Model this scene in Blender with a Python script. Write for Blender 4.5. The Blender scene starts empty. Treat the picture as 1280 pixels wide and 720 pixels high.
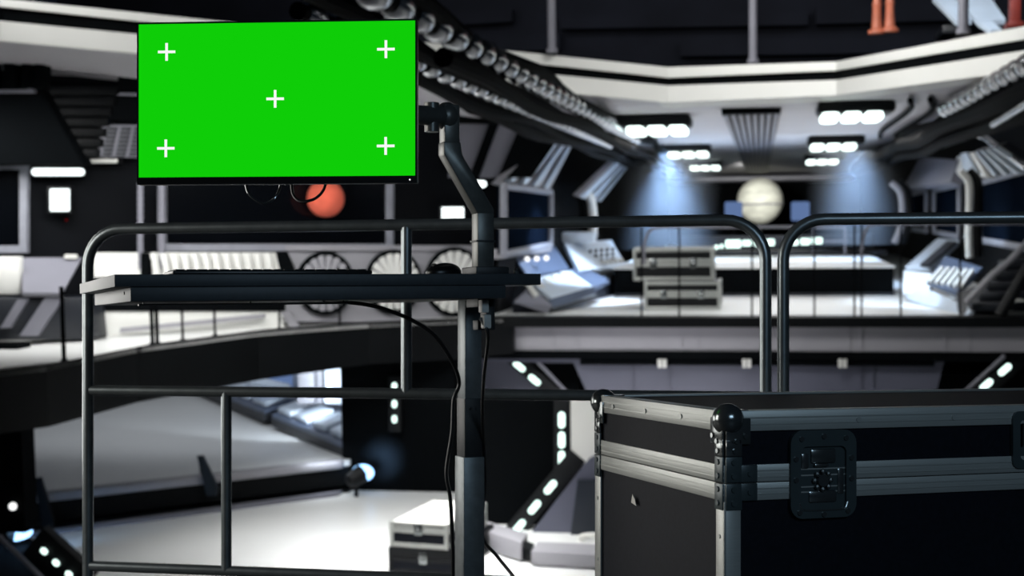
import bpy, bmesh, math, random
from mathutils import Vector, Matrix
random.seed(7)
C = bpy.context.scene.collection
V = Vector
# ------------------------------------------------------------------ frames
EYE = V((0, 0, .82)); FP = 1800.0; CX, CY = 640.0, 405.0
def ray(px, py): return V(((px - CX) / FP, 1.0, (CY - py) / FP))
FD = ray(950, 260).normalized()                 # the hall's long axis
RT = FD.cross(V((0, 0, 1))).normalized()
UP = RT.cross(FD).normalized()
HALL = Matrix((RT, FD, UP)).transposed().to_4x4()
def near(px, py, Z): return EYE + ray(px, py) * Z                       # a point of the platform at distance Z
def at(px, py, v): d = ray(px, py); return EYE + d * (v / d.dot(FD))    # a point of the hall at depth v
def atw(px, py, w): d = ray(px, py); return EYE + d * (w / d.dot(UP))
def hw(u, v, w): return EYE + RT * u + FD * v + UP * w
def uvw(p): q = p - EYE; return q.dot(RT), q.dot(FD), q.dot(UP)
def hframe(p): m = HALL.copy(); m.translation = p; return m
# ------------------------------------------------------------------ materials
def lin(c):
    c /= 255.0
    return c / 12.92 if c <= .04045 else ((c + .055) / 1.055) ** 2.4
def rgb(c): return (lin(c[0]), lin(c[1]), lin(c[2]), 1)
def mat(name, col, rough=.5, metal=0.0, var=.12, scale=8.0, stretch=(1, 1, 1), bump=0.0, spec=.5):
    m = bpy.data.materials.new(name); m.use_nodes = True
    nt = m.node_tree; b = nt.nodes['Principled BSDF']
    b.inputs['Roughness'].default_value = rough; b.inputs['Metallic'].default_value = metal
    b.inputs['Specular IOR Level'].default_value = spec
    tc = nt.nodes.new('ShaderNodeTexCoord'); mp = nt.nodes.new('ShaderNodeMapping')
    mp.inputs['Scale'].default_value = stretch
    nz = nt.nodes.new('ShaderNodeTexNoise'); nz.inputs['Scale'].default_value = scale; nz.inputs['Detail'].default_value = 4
    rp = nt.nodes.new('ShaderNodeValToRGB'); c = rgb(col)
    rp.color_ramp.elements[0].position = .3; rp.color_ramp.elements[1].position = .7
    rp.color_ramp.elements[0].color = tuple(x * (1 - var) for x in c[:3]) + (1,)
    rp.color_ramp.elements[1].color = tuple(min(1, x * (1 + var)) for x in c[:3]) + (1,)
    L = nt.links.new
    L(tc.outputs['Object'], mp.inputs['Vector']); L(mp.outputs[0], nz.inputs['Vector'])
    L(nz.outputs['Fac'], rp.inputs['Fac']); L(rp.outputs['Color'], b.inputs['Base Color'])
    if bump:
        bp = nt.nodes.new('ShaderNodeBump'); bp.inputs['Strength'].default_value = bump; bp.inputs['Distance'].default_value = .002
        L(nz.outputs['Fac'], bp.inputs['Height']); L(bp.outputs[0], b.inputs['Normal'])
    return m
def glow(name, col, s=1.0):
    m = bpy.data.materials.new(name); m.use_nodes = True
    b = m.node_tree.nodes['Principled BSDF']
    b.inputs['Base Color'].default_value = (0, 0, 0, 1); b.inputs['Roughness'].default_value = .4
    b.inputs['Specular IOR Level'].default_value = 0.0
    b.inputs['Emission Color'].default_value = rgb(col); b.inputs['Emission Strength'].default_value = s
    return m
M = dict(
    black=mat('black_paint', (12, 14, 17), .55, spec=.25),
    soot=mat('matt_black', (4, 6, 8), .8, spec=.05),
    platform=mat('platform_floor', (30, 31, 34), .6, scale=30),
    desk=mat('desk_laminate', (52, 58, 63), .5, scale=60, bump=.05),
    deskmetal=mat('desk_steel', (112, 118, 120), .4, .5, scale=50),
    deskcollar=mat('desk_collar', (32, 34, 37), .5, scale=50),
    arm=mat('arm_paint', (96, 97, 94), .36, .5, scale=50),
    plastic=mat('black_plastic', (12, 13, 15), .35, scale=80),
    keys=mat('key_plastic', (22, 24, 25), .6, scale=80),
    white=mat('white_plastic', (205, 205, 200), .45, scale=40),
    steel=mat('rail_steel', (132, 139, 141), .3, .8, scale=25),
    alu=mat('case_aluminium', (176, 178, 174), .42, .45, .07, 14, (1, 1, 40), .08),
    lam=mat('case_laminate', (17, 20, 29), .65, 0, .2, 90, bump=.1, spec=.15),
    chrome=mat('case_chrome', (128, 132, 132), .18, .85, .05),
    chromedark=mat('recess_steel', (70, 80, 82), .34, .3, .1),
    paper=mat('torn_paper', (214, 212, 205), .8),
    rubber=mat('rubber', (14, 14, 15), .7),
    cable=mat('cable_rubber', (17, 18, 20), .4),
    hallwhite=mat('hall_white', (226, 226, 222), .5, 0, .03, 1.2),
    hallfloor=mat('hall_floor', (228, 229, 228), .35, 0, .03, .8),
    hallgrey=mat('hall_grey', (150, 149, 155), .5, 0, .06, 1.0),
    soffit=mat('soffit_grey', (196, 194, 199), .6, 0, .04, .6),
    lowpanel=mat('low_panel', (78, 80, 95), .5, 0, .08, 1.0),
    panel=mat('panel_grey', (118, 118, 128), .5, 0, .08, 1.0),
    blueblack=mat('blue_black', (20, 27, 38), .4, 0, .25, 1.0),
    darkwall=mat('dark_wall', (9, 11, 15), .7, 0, .3, .9, spec=.08),
    balconywall=mat('balcony_wall', (26, 28, 36), .7, 0, .3, .9, spec=.1),
    beam=mat('beam_black', (8, 10, 12), .5, 0, .3, .9, spec=.12),
    console=mat('console_white', (200, 212, 226), .35, 0, .08, 2.0),
    consoleblue=mat('console_blue', (80, 92, 114), .4, 0, .1, 2.0),
    consoledark=mat('console_dark', (24, 28, 36), .45),
    frame=mat('window_frame', (140, 142, 152), .5, .1),
    glass=mat('window_glass', (11, 18, 29), .3, 0, .3, .7, spec=0.0),
    glassdark=mat('dark_window_glass', (6, 8, 12), .15, 0, .3, .7, spec=.3),
    pipe=mat('pipe_chrome', (216, 218, 222), .24, .85, .15, 6),
    pipedark=mat('pipe_black', (4, 5, 7), .7, 0, spec=.03),
    orange=mat('orange_paint', (166, 92, 68), .5),
    red=mat('red_paint', (120, 40, 30), .5),
    mars=mat('red_planet', (206, 92, 70), .9, 0, .35, 2.2),
    moon=mat('pale_planet', (226, 226, 214), .6, 0, .25, 2.0, (1, 1, 4)),
    screen=glow('screen_green', (15, 205, 8)), mark=glow('screen_white', (248, 250, 248)),
    led=glow('led_white', (225, 255, 246), 2.2), lens=glow('lamp_lens', (235, 255, 250), 3.0),
    blueled=glow('lamp_blue', (150, 200, 255), 3.5), tube=glow('tube_lamp', (245, 255, 255), 2.2),
    bluescreen=glow('blue_screen', (98, 122, 168), .9), redled=glow('red_led', (150, 10, 15), .3), dot=glow('status_led', (255, 255, 255), 1.5))
# ------------------------------------------------------------------ mesh helpers
def merge(bm, t, mx=None):
    if mx is not None: bmesh.ops.transform(t, matrix=mx, verts=t.verts)
    me = bpy.data.meshes.new('t'); t.to_mesh(me); t.free(); bm.from_mesh(me); bpy.data.meshes.remove(me)
def box(bm, x0, x1, y0, y1, z0, z1, bev=0.0, mx=None, seg=2):
    t = bmesh.new(); bmesh.ops.create_cube(t, size=1)
    for v in t.verts:
        v.co = V(((x0 + x1) / 2 + v.co.x * (x1 - x0), (y0 + y1) / 2 + v.co.y * (y1 - y0), (z0 + z1) / 2 + v.co.z * (z1 - z0)))
    if bev: bmesh.ops.bevel(t, geom=t.edges[:], offset=bev, segments=seg, affect='EDGES', profile=.5)
    merge(bm, t, mx)
def solid(bm, pts, ext, bev=0.0):
    t = bmesh.new(); a = [t.verts.new(p) for p in pts]; b = [t.verts.new(V(p) + ext) for p in pts]; n = len(pts)
    t.faces.new(a); t.faces.new(b[::-1])
    for i in range(n): t.faces.new((a[i], b[i], b[(i + 1) % n], a[(i + 1) % n]))
    bmesh.ops.recalc_face_normals(t, faces=t.faces)
    if bev: bmesh.ops.bevel(t, geom=t.edges[:], offset=bev, segments=2, affect='EDGES', profile=.5)
    merge(bm, t)
def tube(bm, path, r, seg=12, caps=True):
    P = [V(p) for p in path]; n = len(P); rr = r if isinstance(r, (list, tuple)) else [r] * n
    t = bmesh.new(); T = []
    for i in range(n): T.append((P[min(i + 1, n - 1)] - P[max(i - 1, 0)]).normalized())
    a = V((0, 0, 1)) if abs(T[0].z) < .9 else V((1, 0, 0))
    N = T[0].cross(a).normalized(); rings = []
    for i in range(n):
        N = (N - T[i] * N.dot(T[i])).normalized(); B = T[i].cross(N)
        rings.append([t.verts.new(P[i] + (N * math.cos(k * 2 * math.pi / seg) + B * math.sin(k * 2 * math.pi / seg)) * rr[i]) for k in range(seg)])
    for i in range(n - 1):
        for k in range(seg): t.faces.new((rings[i][k], rings[i][(k + 1) % seg], rings[i + 1][(k + 1) % seg], rings[i + 1][k]))
    if caps: t.faces.new(rings[0][::-1]); t.faces.new(rings[-1])
    bmesh.ops.recalc_face_normals(t, faces=t.faces); merge(bm, t)
def ball(bm, c, rx, ry=None, rz=None, seg=24, mx=None):
    t = bmesh.new(); bmesh.ops.create_uvsphere(t, u_segments=seg, v_segments=seg // 2, radius=1)
    bmesh.ops.scale(t, vec=(rx, ry or rx, rz or rx), verts=t.verts)
    if mx is not None: bmesh.ops.transform(t, matrix=mx, verts=t.verts)
    bmesh.ops.translate(t, vec=V(c), verts=t.verts); merge(bm, t)
def disc(bm, c, axis, r, h, seg=16):
    c = V(c); axis = V(axis).normalized(); tube(bm, [c, c + axis * h], r, seg)
def spline(pts, n=10):
    P = [V(p) for p in pts]; P = [P[0] * 2 - P[1]] + P + [P[-1] * 2 - P[-2]]; out = []
    for i in range(1, len(P) - 2):
        for k in range(n):
            t = k / n; a, b, c, d = P[i - 1:i + 3]
            out.append(.5 * ((2 * b) + (c - a) * t + (2 * a - 5 * b + 4 * c - d) * t * t + (3 * b - a - 3 * c + d) * t ** 3))
    out.append(P[-2]); return out
def pbox(bm, x0, x1, y0, y1, v, d, bev=0.0):           # upright block of the hall, front face at depth v
    a = uvw(at(x0, y1, v)); b = uvw(at(x1, y0, v))
    box(bm, a[0], b[0], v, v + d, a[2], b[2], bev, Matrix.Translation(EYE) @ HALL)
def ppoly(bm, pts, v, d): solid(bm, [at(x, y, v) for x, y in pts], FD * d)
def plate(bm, pts, th):                                 # slab through hall points, thickness away from the eye
    P = [at(*p) for p in pts]; n = (P[1] - P[0]).cross(P[2] - P[0]).normalized()
    if n.dot(P[0] - EYE) < 0: n = -n
    solid(bm, P, n * th)
ROOT = {}
def mk(name, bm, m, parent=None, world=True, base=None):
    if parent is not None: mx = ROOT[parent.name]
    elif base is not None: mx = base if isinstance(base, Matrix) else Matrix.Translation(base)
    else:
        co = [v.co for v in bm.verts]
        lo = V((min(c.x for c in co), min(c.y for c in co), min(c.z for c in co))); hi = V((max(c.x for c in co), max(c.y for c in co), max(c.z for c in co)))
        mx = Matrix.Translation(V(((lo.x + hi.x) / 2, (lo.y + hi.y) / 2, lo.z)))
    if world: bmesh.ops.transform(bm, matrix=mx.inverted(), verts=bm.verts)
    me = bpy.data.meshes.new(name); bm.to_mesh(me); bm.free(); me.materials.append(m)
    for p in me.polygons: p.use_smooth = True
    me.set_sharp_from_angle(angle=math.radians(35))
    o = bpy.data.objects.new(name, me); C.objects.link(o)
    if parent is not None: o.parent = parent
    else: o.matrix_world = mx
    ROOT[o.name] = mx
    return o
def tag(o, label, cat, group=None, kind=None):
    if label: o['label'] = label
    if cat: o['category'] = cat
    if group: o['group'] = group
    if kind: o['kind'] = kind
    return o
def thing(name, base, label, cat, group=None):
    o = bpy.data.objects.new(name, None); C.objects.link(o); o.empty_display_size = .1
    mx = base if isinstance(base, Matrix) else Matrix.Translation(base)
    o.matrix_world = mx; ROOT[o.name] = mx
    return tag(o, label, cat, group)
def B(): return bmesh.new()
def part(name, m, parent, fn, world=True):
    bm = B(); fn(bm); return mk(name, bm, m, parent, world)
def solo(name, m, label, cat, fn, group=None, kind=None):
    bm = B(); fn(bm); return tag(mk(name, bm, m), label, cat, group, kind)
def struct(name, m, fn): bm = B(); fn(bm); return tag(mk(name, bm, m), None, None, None, 'structure')
def dup(o, mx, label):
    r = o.copy(); C.objects.link(r); r.matrix_world = mx; r['label'] = label; ROOT[r.name] = mx
    for ch in list(o.children):
        c = ch.copy(); C.objects.link(c); c.parent = r
        for g in list(ch.children):
            d = g.copy(); C.objects.link(d); d.parent = c
    return r
# ================================================================== THE PLATFORM
struct('floor', M['platform'], lambda b: box(b, -3.2, 3.6, -1.5, 4.52, -.14, 0))
# ------------------------------------------------------------------ desk
TH = math.radians(22)
dz = Matrix.Rotation(TH, 4, 'Z')
dcorner = near(143, 343, 2.95)
DK = Matrix.Translation(dcorner) @ dz @ Matrix.Rotation(math.radians(-.85), 4, 'Y')
LEGC = near(587, 500, 3.62); LEGC.z = 0
LG = Matrix.Translation(LEGC) @ dz
desk = thing('standing_desk', LEGC, 'black height-adjustable standing desk on a single square steel column', 'desk')
def dbox(*a, **k): return lambda b: box(b, *a, mx=DK, **k)
part('tabletop', M['desk'], desk, dbox(0, .95, 0, .74, -.0255, 0, bev=.0015))
def apron(b):
    box(b, .032, .865, .004, .70, -.056, -.0262, bev=.002, mx=DK)
    box(b, .03, .867, .10, .11, -.040, -.0335, mx=DK)
ap = part('support_frame', M['desk'], desk, apron)
def tray(b):
    tube(b, [DK @ V((.06, .10, -.062)), DK @ V((.52, .10, -.062))], .0025, 8)
    for x in (.07, .3, .51): tube(b, [DK @ V((x, .10, -.062)), DK @ V((x, .10, -.05))], .002, 6)
tag(part('cable_rod', M['chrome'], desk, tray), 'thin bright cable rod under the tabletop', None)
topz = (DK @ V((.55, .4, -.05))).z
def col(b, w, d, z0, z1, bev=.003): box(b, -w / 2, w / 2, -d / 2, d / 2, z0, z1, bev, LG)
zz = lambda py: .82 - (py - 405) / FP * 3.62
part('upper_column', M['deskmetal'], desk, lambda b: col(b, .045, .056, zz(505), topz))
def collar(b):
    col(b, .049, .060, zz(572), zz(497), .004)
    for dx in (-.008, .008): disc(b, LG @ V((dx, -.03, zz(510))), LG.to_3x3() @ V((0, -1, 0)), .004, .002, 10)
part('column_collar', M['deskcollar'], desk, collar)
part('lower_column', M['deskmetal'], desk, lambda b: col(b, .056, .066, .035, zz(570)))
part('foot', M['deskmetal'], desk, lambda b: (box(b, -.04, .04, -.33, .33, .012, .04, .006, LG), [box(b, -.03, .03, y - .03, y + .03, 0, .013, .002, LG) for y in (-.29, .29)]))
def ctrl(b):
    box(b, .825, .868, .08, .16, -.075, -.052, .002, DK)
    box(b, .845, .867, .08, .12, -.128, -.056, .002, DK)
    box(b, .826, .86, .085, .12, -.128, -.105, .002, DK)
part('motor_bracket', M['deskcollar'], desk, ctrl)
# plug and its cable
pl = thing('power_plug', DK @ V((.835, .06, -.13)), 'white power plug with black cable hanging under the right end of the desk', 'plug')
part('plug_body', M['white'], pl, lambda b: (box(b, .824, .842, .052, .076, -.088, -.058, .003, DK), box(b, .828, .847, .05, .074, -.125, -.092, .004, DK)))
def pcab(b): tube(b, spline([DK @ V((.825, .065, -.10)), near(610, 420, 3.32), near(605, 470, 3.42), near(603, 520, 3.55), near(606, 600, 3.66), near(603, 668, 3.66), near(622, 696, 3.6), near(650, 735, 3.5), near(680, 812, 3.55), near(720, 815, 3.55)]), .0042, 8)
part('cord', M['cable'], pl, pcab)
def loopc(b): tube(b, spline([DK @ V((.47, .12, -.054)), near(430, 377, 3.35), near(480, 386, 3.38), near(535, 412, 3.42), near(563, 448, 3.5), near(574, 478, 3.56), near(567, 500, 3.56), near(565, 540, 3.55), near(558, 590, 3.55), near(563, 625, 3.55), near(566, 690, 3.57), near(567, 760, 3.6), LG @ V((-.045, -.06, .02))]), .0048, 8)
solo('desk_cable', M['cable'], 'black cable looping from under the tabletop down along the desk column', 'cable', loopc)
# ------------------------------------------------------------------ monitor and arm
ML = near(171.5, 231, 3.02); MR = near(521.5, 228.5, 2.98); MR.z = ML.z
mx_ = (MR - ML).normalized(); my_ = V((0, 0, 1)).cross(mx_)
MM = Matrix((mx_, my_, V((0, 0, 1)))).transposed().to_4x4(); MM.translation = (ML + MR) / 2
mw = (MR - ML).length; mh = (231 - 28.5) / FP * 3.02
mon = thing('monitor', MM, 'flat black monitor showing a green screen with five white plus marks', 'monitor')
S = mh / 202.5
def housing(b):
    box(b, -mw / 2, mw / 2, .0, .022, 0, mh, .002)
    box(b, -mw * .34, mw * .34, .022, .05, mh * .22, mh * .8, .012)
part('housing', M['plastic'], mon, housing, False)
part('bezel', M['plastic'], mon, lambda b: (box(b, -mw / 2, mw / 2, -.002, .001, 0, 9.0 * S), box(b, -mw / 2, -mw / 2 + 2.2 * S, -.002, .001, 9 * S, mh), box(b, mw / 2 - 2.4 * S, mw / 2, -.002, .001, 9 * S, mh), box(b, -mw / 2, mw / 2, -.002, .001, mh - 2.2 * S, mh)), False)
scr = part('screen', M['screen'], mon, lambda b: box(b, -mw / 2 + 2.2 * S, mw / 2 - 2.4 * S, -.0012, .0005, 9 * S, mh - 2.2 * S), False)
for px, py in ((209, 65), (483, 61.3), (345.3, 123.5), (208, 185.5), (482.7, 182.3)):
    fx = (px - 171.5) / 350; fy = (py - (28.5 - 5.5 * fx)) / (202.5 + 3 * fx)
    x, z = -mw / 2 + fx * mw, mh * (1 - fy)
    part('tracking_mark', M['mark'], scr, lambda b: (box(b, x - 11 * S, x + 11 * S, -.0022, -.001, z - 1.6 * S, z + 1.6 * S), box(b, x - 1.6 * S, x + 1.6 * S, -.0022, -.001, z - 11 * S, z + 11 * S)), False)
part('power_light', M['dot'], mon, lambda b: ball(b, (mw / 2 - 9 * S, -.002, 4 * S), .0016, seg=10), False)
def vesa(b):
    box(b, -.055, .055, .05, .058, mh * .5 - .055, mh * .5 + .055, .003)
    for dx in (-.05, .05):
        for dzz in (-.05, .05): disc(b, (dx, .058, mh * .5 + dzz), (0, 1, 0), .005, .003, 10)
part('mount_plate', M['arm'], mon, vesa, False)
cb = lambda lst, r: (lambda b: tube(b, spline([near(*p) for p in lst]), r, 8))
solo('monitor_cable', M['chrome'], 'thin grey cable hanging in a loop under the middle of the monitor', 'cable', cb([(306, 222, 3.06), (310, 240, 3.05), (320, 250, 3.05), (331, 254, 3.05), (343, 248, 3.05), (350, 234, 3.06), (350, 222, 3.06)], .0028))
solo('monitor_cable', M['cable'], 'black cable end curving below the monitor in front of the red planet', 'cable', cb([(408, 222, 3.06), (405, 236, 3.05), (397, 246, 3.05), (386, 251, 3.05), (374, 251, 3.06), (366, 242, 3.07), (364, 222, 3.07)], .0032))
AZ = 3.42
abase = near(600, 342, AZ); abase = DK @ V(((DK.inverted() @ abase).x, (DK.inverted() @ abase).y, 0))
AM = Matrix.Translation(abase) @ dz
kx = AZ / FP / math.cos(TH); kz = AZ / FP
za = lambda py: near(600, py, AZ).z - abase.z
xa = lambda px: (px - 599) * kx
armo = thing('monitor_mount', AM, 'bent grey monitor mount clamped to the right end of the desk', 'monitor mount')
aw = .017; ad = .042
def prof(pts, y0, y1, bev=.004):
    return lambda b: solid(b, [AM @ V((xa(px), y0, za(py))) for px, py in pts], AM.to_3x3() @ V((0, y1 - y0, 0)), bev)
part('lower_post', M['arm'], armo, prof([(592, 338), (592, 266), (613, 266), (613, 338)], -ad / 2, ad / 2))
part('bent_arm', M['arm'], armo, prof([(592, 268), (551, 196), (551, 180), (572, 180), (574, 196), (613, 262), (613, 268)], -ad / 2, ad / 2))
part('upper_post', M['arm'], armo, prof([(552, 186), (552, 134), (571, 134), (571, 186)], -.02, .02))
part('joint_ring', M['deskcollar'], armo, lambda b: (box(b, xa(590.5), xa(614.5), -ad / 2 - .002, ad / 2 + .002, za(303), za(300.5), .001, AM),))
part('base_clamp', M['deskcollar'], armo, lambda b: (box(b, xa(585), xa(626), -.05, .05, 0, za(334), .003, AM), box(b, xa(634), xa(640), -.045, -.03, 0, za(338), .002, AM), ball(b, AM @ V((xa(637), -.04, za(337))), .007, seg=12)))
pe = MM @ V((0, .075, mh * .5)); pt = AM @ V((xa(558), 0, za(148)))
def bracket(b):
    tube(b, [pt, pt * .75 + pe * .25, pt * .25 + pe * .75, pe], [.024, .022, .018, .02], 12)
    ball(b, pt, .03, .03, .034, 20); ball(b, pe, .022, seg=16)
    tube(b, [pe, MM @ V((0, .058, mh * .5))], .022, 14)
    q = pt * .9 + pe * .1; tube(b, [q + V((0, 0, -.038)), q + V((0, 0, .03))], .017, 12)
part('swivel_bracket', M['arm'], armo, bracket)
# keyboard and mouse on the desk
kp = DK.inverted() @ near(198, 342, 3.0)
KM = DK @ Matrix.Translation((kp.x + .035, .055, 0))
kb = thing('keyboard', KM, 'low black keyboard lying along the front of the desk', 'keyboard')
part('key_tray', M['plastic'], kb, lambda b: box(b, 0, .44, 0, .13, 0, .010, .004), False)
def keysf(b):
    for r in range(5):
        n = 18
        for i in range(n): box(b, .008 + i * .0236, .028 + i * .0236, .010 + r * .0235, .030 + r * .0235, .0095, .0128, .0012, seg=1)
part('keys', M['keys'], kb, keysf, False)
mp_ = DK.inverted() @ near(559, 342, 3.3)
MS = DK @ Matrix.Translation((mp_.x, .10, 0)) @ Matrix.Rotation(math.radians(20), 4, 'Z')
ms = thing('mouse', MS, 'black computer mouse beside the monitor arm base', 'mouse')
def mbody(b):
    t = bmesh.new(); bmesh.ops.create_uvsphere(t, u_segments=32, v_segments=20, radius=1)
    for v in t.verts:
        x, y, z = v.co; z = max(z, -.15)
        v.co = V((x * .047, y * .032, (z + .15) * .024 * (1 + .12 * x) + .001))
    merge(b, t)
part('body', M['plastic'], ms, mbody, False)
part('scroll_wheel', M['rubber'], ms, lambda b: tube(b, [(-.027, -.004, .0215), (-.027, .004, .0215)], .005, 12), False)
# ------------------------------------------------------------------ railings
RR = .0162
RL = near(110, 405, 4.3); RRt = near(957, 405, 3.9); RL.z = RRt.z = 0
ztop = .82 + .283; zmid = .82 - .198; zbot = .82 - .722
def railing(name, A, Bp, label, bars, arcl=True, arcr=True):
    d = (Bp - A).normalized(); L = (Bp - A).length; r = .11
    P = lambda s, z: A + d * s + V((0, 0, z))
    root = thing(name, A + d * L / 2, label, 'railing', 'platform railings')
    pts = [P(0, 0)]
    pts += [P(0, ztop * .5)] + [P(r - r * math.cos(t * math.pi / 16), ztop - r + r * math.sin(t * math.pi / 16)) for t in range(9)]
    pts += [P(L / 2, ztop)] + [P(L - r + r * math.sin(t * math.pi / 16), ztop - r + r * math.cos(t * math.pi / 16)) for t in range(9)]
    pts += [P(L, ztop * .5), P(L, 0)]
    part('bent_frame', M['steel'], root, lambda b: tube(b, pts, RR, 20))
    part('middle_rail', M['steel'], root, lambda b: tube(b, [P(RR * .6, zmid), P(L - RR * .6, zmid)], RR * .95, 16))
    part('bottom_rail', M['steel'], root, lambda b: tube(b, [P(RR * .6, zbot), P(L - RR * .6, zbot)], RR * .95, 16))
    for s, z0, z1 in bars: part('upright', M['steel'], root, lambda b: tube(b, [P(s, z0), P(s, z1)], RR * .95, 16))
    for s in (0, L): part('foot_plate', M['steel'], root, lambda b: tube(b, [P(s, 0), P(s, .012)], .05, 20))
    return root
def sfor(px, A, Bp):
    k = (px - CX) / FP; d = (Bp - A).normalized(); return (k * A.y - A.x) / (d.x - k * d.y)
railing('railing', RL, RRt, 'long steel pipe railing behind the desk with rounded top corners', [(sfor(508, RL, RRt), zmid, ztop), (sfor(283, RL, RRt), zbot, zmid)])
A2 = near(979, 405, 3.9); A2.z = 0; B2 = near(1620, 405, 3.75); B2.z = 0
railing('railing', A2, B2, 'steel pipe railing behind the flight case running out of frame', [(sfor(1400, A2, B2), zmid, ztop), (sfor(1220, A2, B2), zbot, zmid)])
# ------------------------------------------------------------------ flight case
cc = near(906, 515, 2.7); HT = cc.z; cc.z = 0
CM = Matrix.Translation(cc) @ Matrix.Rotation(math.radians(18), 4, 'Z')
W, D = 1.44, .66
Z0, ZB0, ZBM, ZB1, ZT = .135, HT - .168, HT - .134, HT - .1005, HT - .037
fc = thing('flight_case', CM, 'big black road case with silver edges standing by the railing at right', 'case')
cp = lambda n, m, fn, p=None: part(n, M[m], p or fc, fn, False)
cp('body', 'lam', lambda b: box(b, .003, W - .003, .003, D - .003, Z0, ZBM))
cp('lid', 'lam', lambda b: box(b, .003, W - .003, .003, D - .003, ZBM + .001, HT - .003))
def rivet(b, p, n, r=.0055): ball(b, p, r, seg=10) if False else disc(b, V(p) - V(n) * .002, n, r, .0045, 10)
FR, LF = V((0, -1, 0)), V((-1, 0, 0))
def ltrim(b, side, z0, z1, groove=()):
    t = .0022
    if side in 'FB':
        y0 = -t if side == 'F' else D - .0035
        box(b, 0, W, y0, y0 + .0057, z0, z1, .0012)
        for g in groove: box(b, 0, W, y0 - .0012, y0 + .004, g - .0012, g + .0012)
    else:
        x0 = -t if side == 'L' else W - .0035
        box(b, x0, x0 + .0057, 0, D, z0, z1, .0012)
        for g in groove: box(b, x0 - .0012, x0 + .004, 0, D, g - .0012, g + .0012)
for s in 'FLBR':
    def et(b):
        ltrim(b, s, ZT, HT, (HT - .012, HT - .024))
        if s == 'F': box(b, 0, W, -.002, .034, HT - .004, HT + .0015, .001)
        if s == 'B': box(b, 0, W, D - .034, D + .002, HT - .004, HT + .0015, .001)
        if s == 'L': box(b, -.002, .034, 0, D, HT - .004, HT + .0015, .001)
        if s == 'R': box(b, W - .034, W + .002, 0, D, HT - .004, HT + .0015, .001)
        if s == 'F':
            for x in (.285, .50, .94, 1.155): rivet(b, (x, -.002, HT - .02), FR)
        if s == 'L':
            for y in (.19, .37, .55): rivet(b, (-.002, y, HT - .02), LF)
    cp('edge_trim', 'alu', et)
    cp('lid_trim', 'alu', lambda b: ltrim(b, s, ZBM + .0008, ZB1, (ZBM + .010, ZBM + .022)))
    cp('body_trim', 'alu', lambda b: ltrim(b, s, ZB0, ZBM - .0008, (ZBM - .012, ZBM - .022)))
    cp('bottom_trim', 'alu', lambda b: ltrim(b, s, Z0 - .003, Z0 + .034))
for x, y in ((0, 0), (W, 0), (0, D), (W, D)):
    def ct(b):
        sx = 1 if x == 0 else -1; sy = 1 if y == 0 else -1
        xa_, xb_ = sorted((x - sx * .0028, x + sx * .032)); ya_, yb_ = sorted((y - sy * .0028, y + sy * .032))
        t0, t1 = sorted((y - sy * .0028, y + sy * .002)); box(b, xa_, xb_, t0, t1, Z0, ZB0, .001)
        t0, t1 = sorted((x - sx * .0028, x + sx * .002)); box(b, t0, t1, ya_, yb_, Z0, ZB0, .001)
        for z in (.42, .28): rivet(b, (x - sx * .002, y + sy * .016, z), V((-sx, 0, 0)), .004)
    cp('corner_trim', 'alu', ct)
    def bc(b):
        sx = 1 if x == 0 else -1; sy = 1 if y == 0 else -1
        ball(b, (x + sx * .013, y + sy * .013, HT - .015), .0305, seg=28)
        # three rounded lobes, each with rivets
        for (a, n) in (('x', V((0, -sy, 0))), ('y', V((-sx, 0, 0)))):
            for (h0, h1, wd) in ((HT - .062, HT - .012, .052), (HT - .084, HT - .05, .034)):
                if a == 'x': c0, c1 = sorted((x, x + sx * wd)); y0, y1 = sorted((y - sy * .006, y)); box(b, c0, c1, y0, y1, h0, h1, .0028)
                else: c0, c1 = sorted((y, y + sy * wd)); x0, x1 = sorted((x - sx * .006, x)); box(b, x0, x1, c0, c1, h0, h1, .0028)
            for (q, h) in ((.040, HT - .046), (.022, HT - .056), (.018, HT - .074)):
                p = V((x + sx * q, y - sy * .006, h)) if a == 'x' else V((x - sx * .006, y + sy * q, h)); rivet(b, p, n, .005)
        box(b, *sorted((x, x + sx * .05)), *sorted((y, y + sy * .05)), HT, HT + .003, .001)
    tag(cp('ball_corner', 'chrome', bc), 'domed chrome corner protector', None)
    def br(b):
        sx = 1 if x == 0 else -1; sy = 1 if y == 0 else -1
        for (h0, h1) in ((ZBM + .001, ZB1 + .016), (ZB0 - .017, ZBM - .001)):
            c = (h0 + h1) / 2
            box(b, *sorted((x, x + sx * .034)), *sorted((y - sy * .0055, y)), h0, h1, .002)
            box(b, *sorted((x + sx * .03, x + sx * .066)), *sorted((y - sy * .0055, y)), max(h0, ZB0), min(h1, ZB1), .002)
            box(b, *sorted((x - sx * .0055, x)), *sorted((y, y + sy * .034)), h0, h1, .002)
            for (q, h) in ((.016, c + .014), (.016, c - .012), (.05, (max(h0, ZB0) + min(h1, ZB1)) / 2)): rivet(b, (x + sx * q, y - sy * .0055, h), V((0, -sy, 0)))
            for h in (c + .014, c - .012): rivet(b, (x - sx * .0055, y + sy * .018, h), V((-sx, 0, 0)))
    tag(cp('corner_brace', 'chromedark', br), 'riveted dark steel corner brace', None)
    def cas(b):
        sx = 1 if x == 0 else -1; sy = 1 if y == 0 else -1; X, Y = x + sx * .1, y + sy * .1
        box(b, X - .045, X + .045, Y - .045, Y + .045, Z0 - .006, Z0 + .002, .002)
        for dx in (-.026, .026): box(b, X + dx - .002, X + dx + .002, Y - .02, Y + .02, .04, Z0 - .004)
        tube(b, [(X - .018, Y, .05), (X + .018, Y, .05)], .05, 24); tube(b, [(X - .03, Y, .05), (X + .03, Y, .05)], .007, 10)
    cp('caster', 'rubber', cas)
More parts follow.
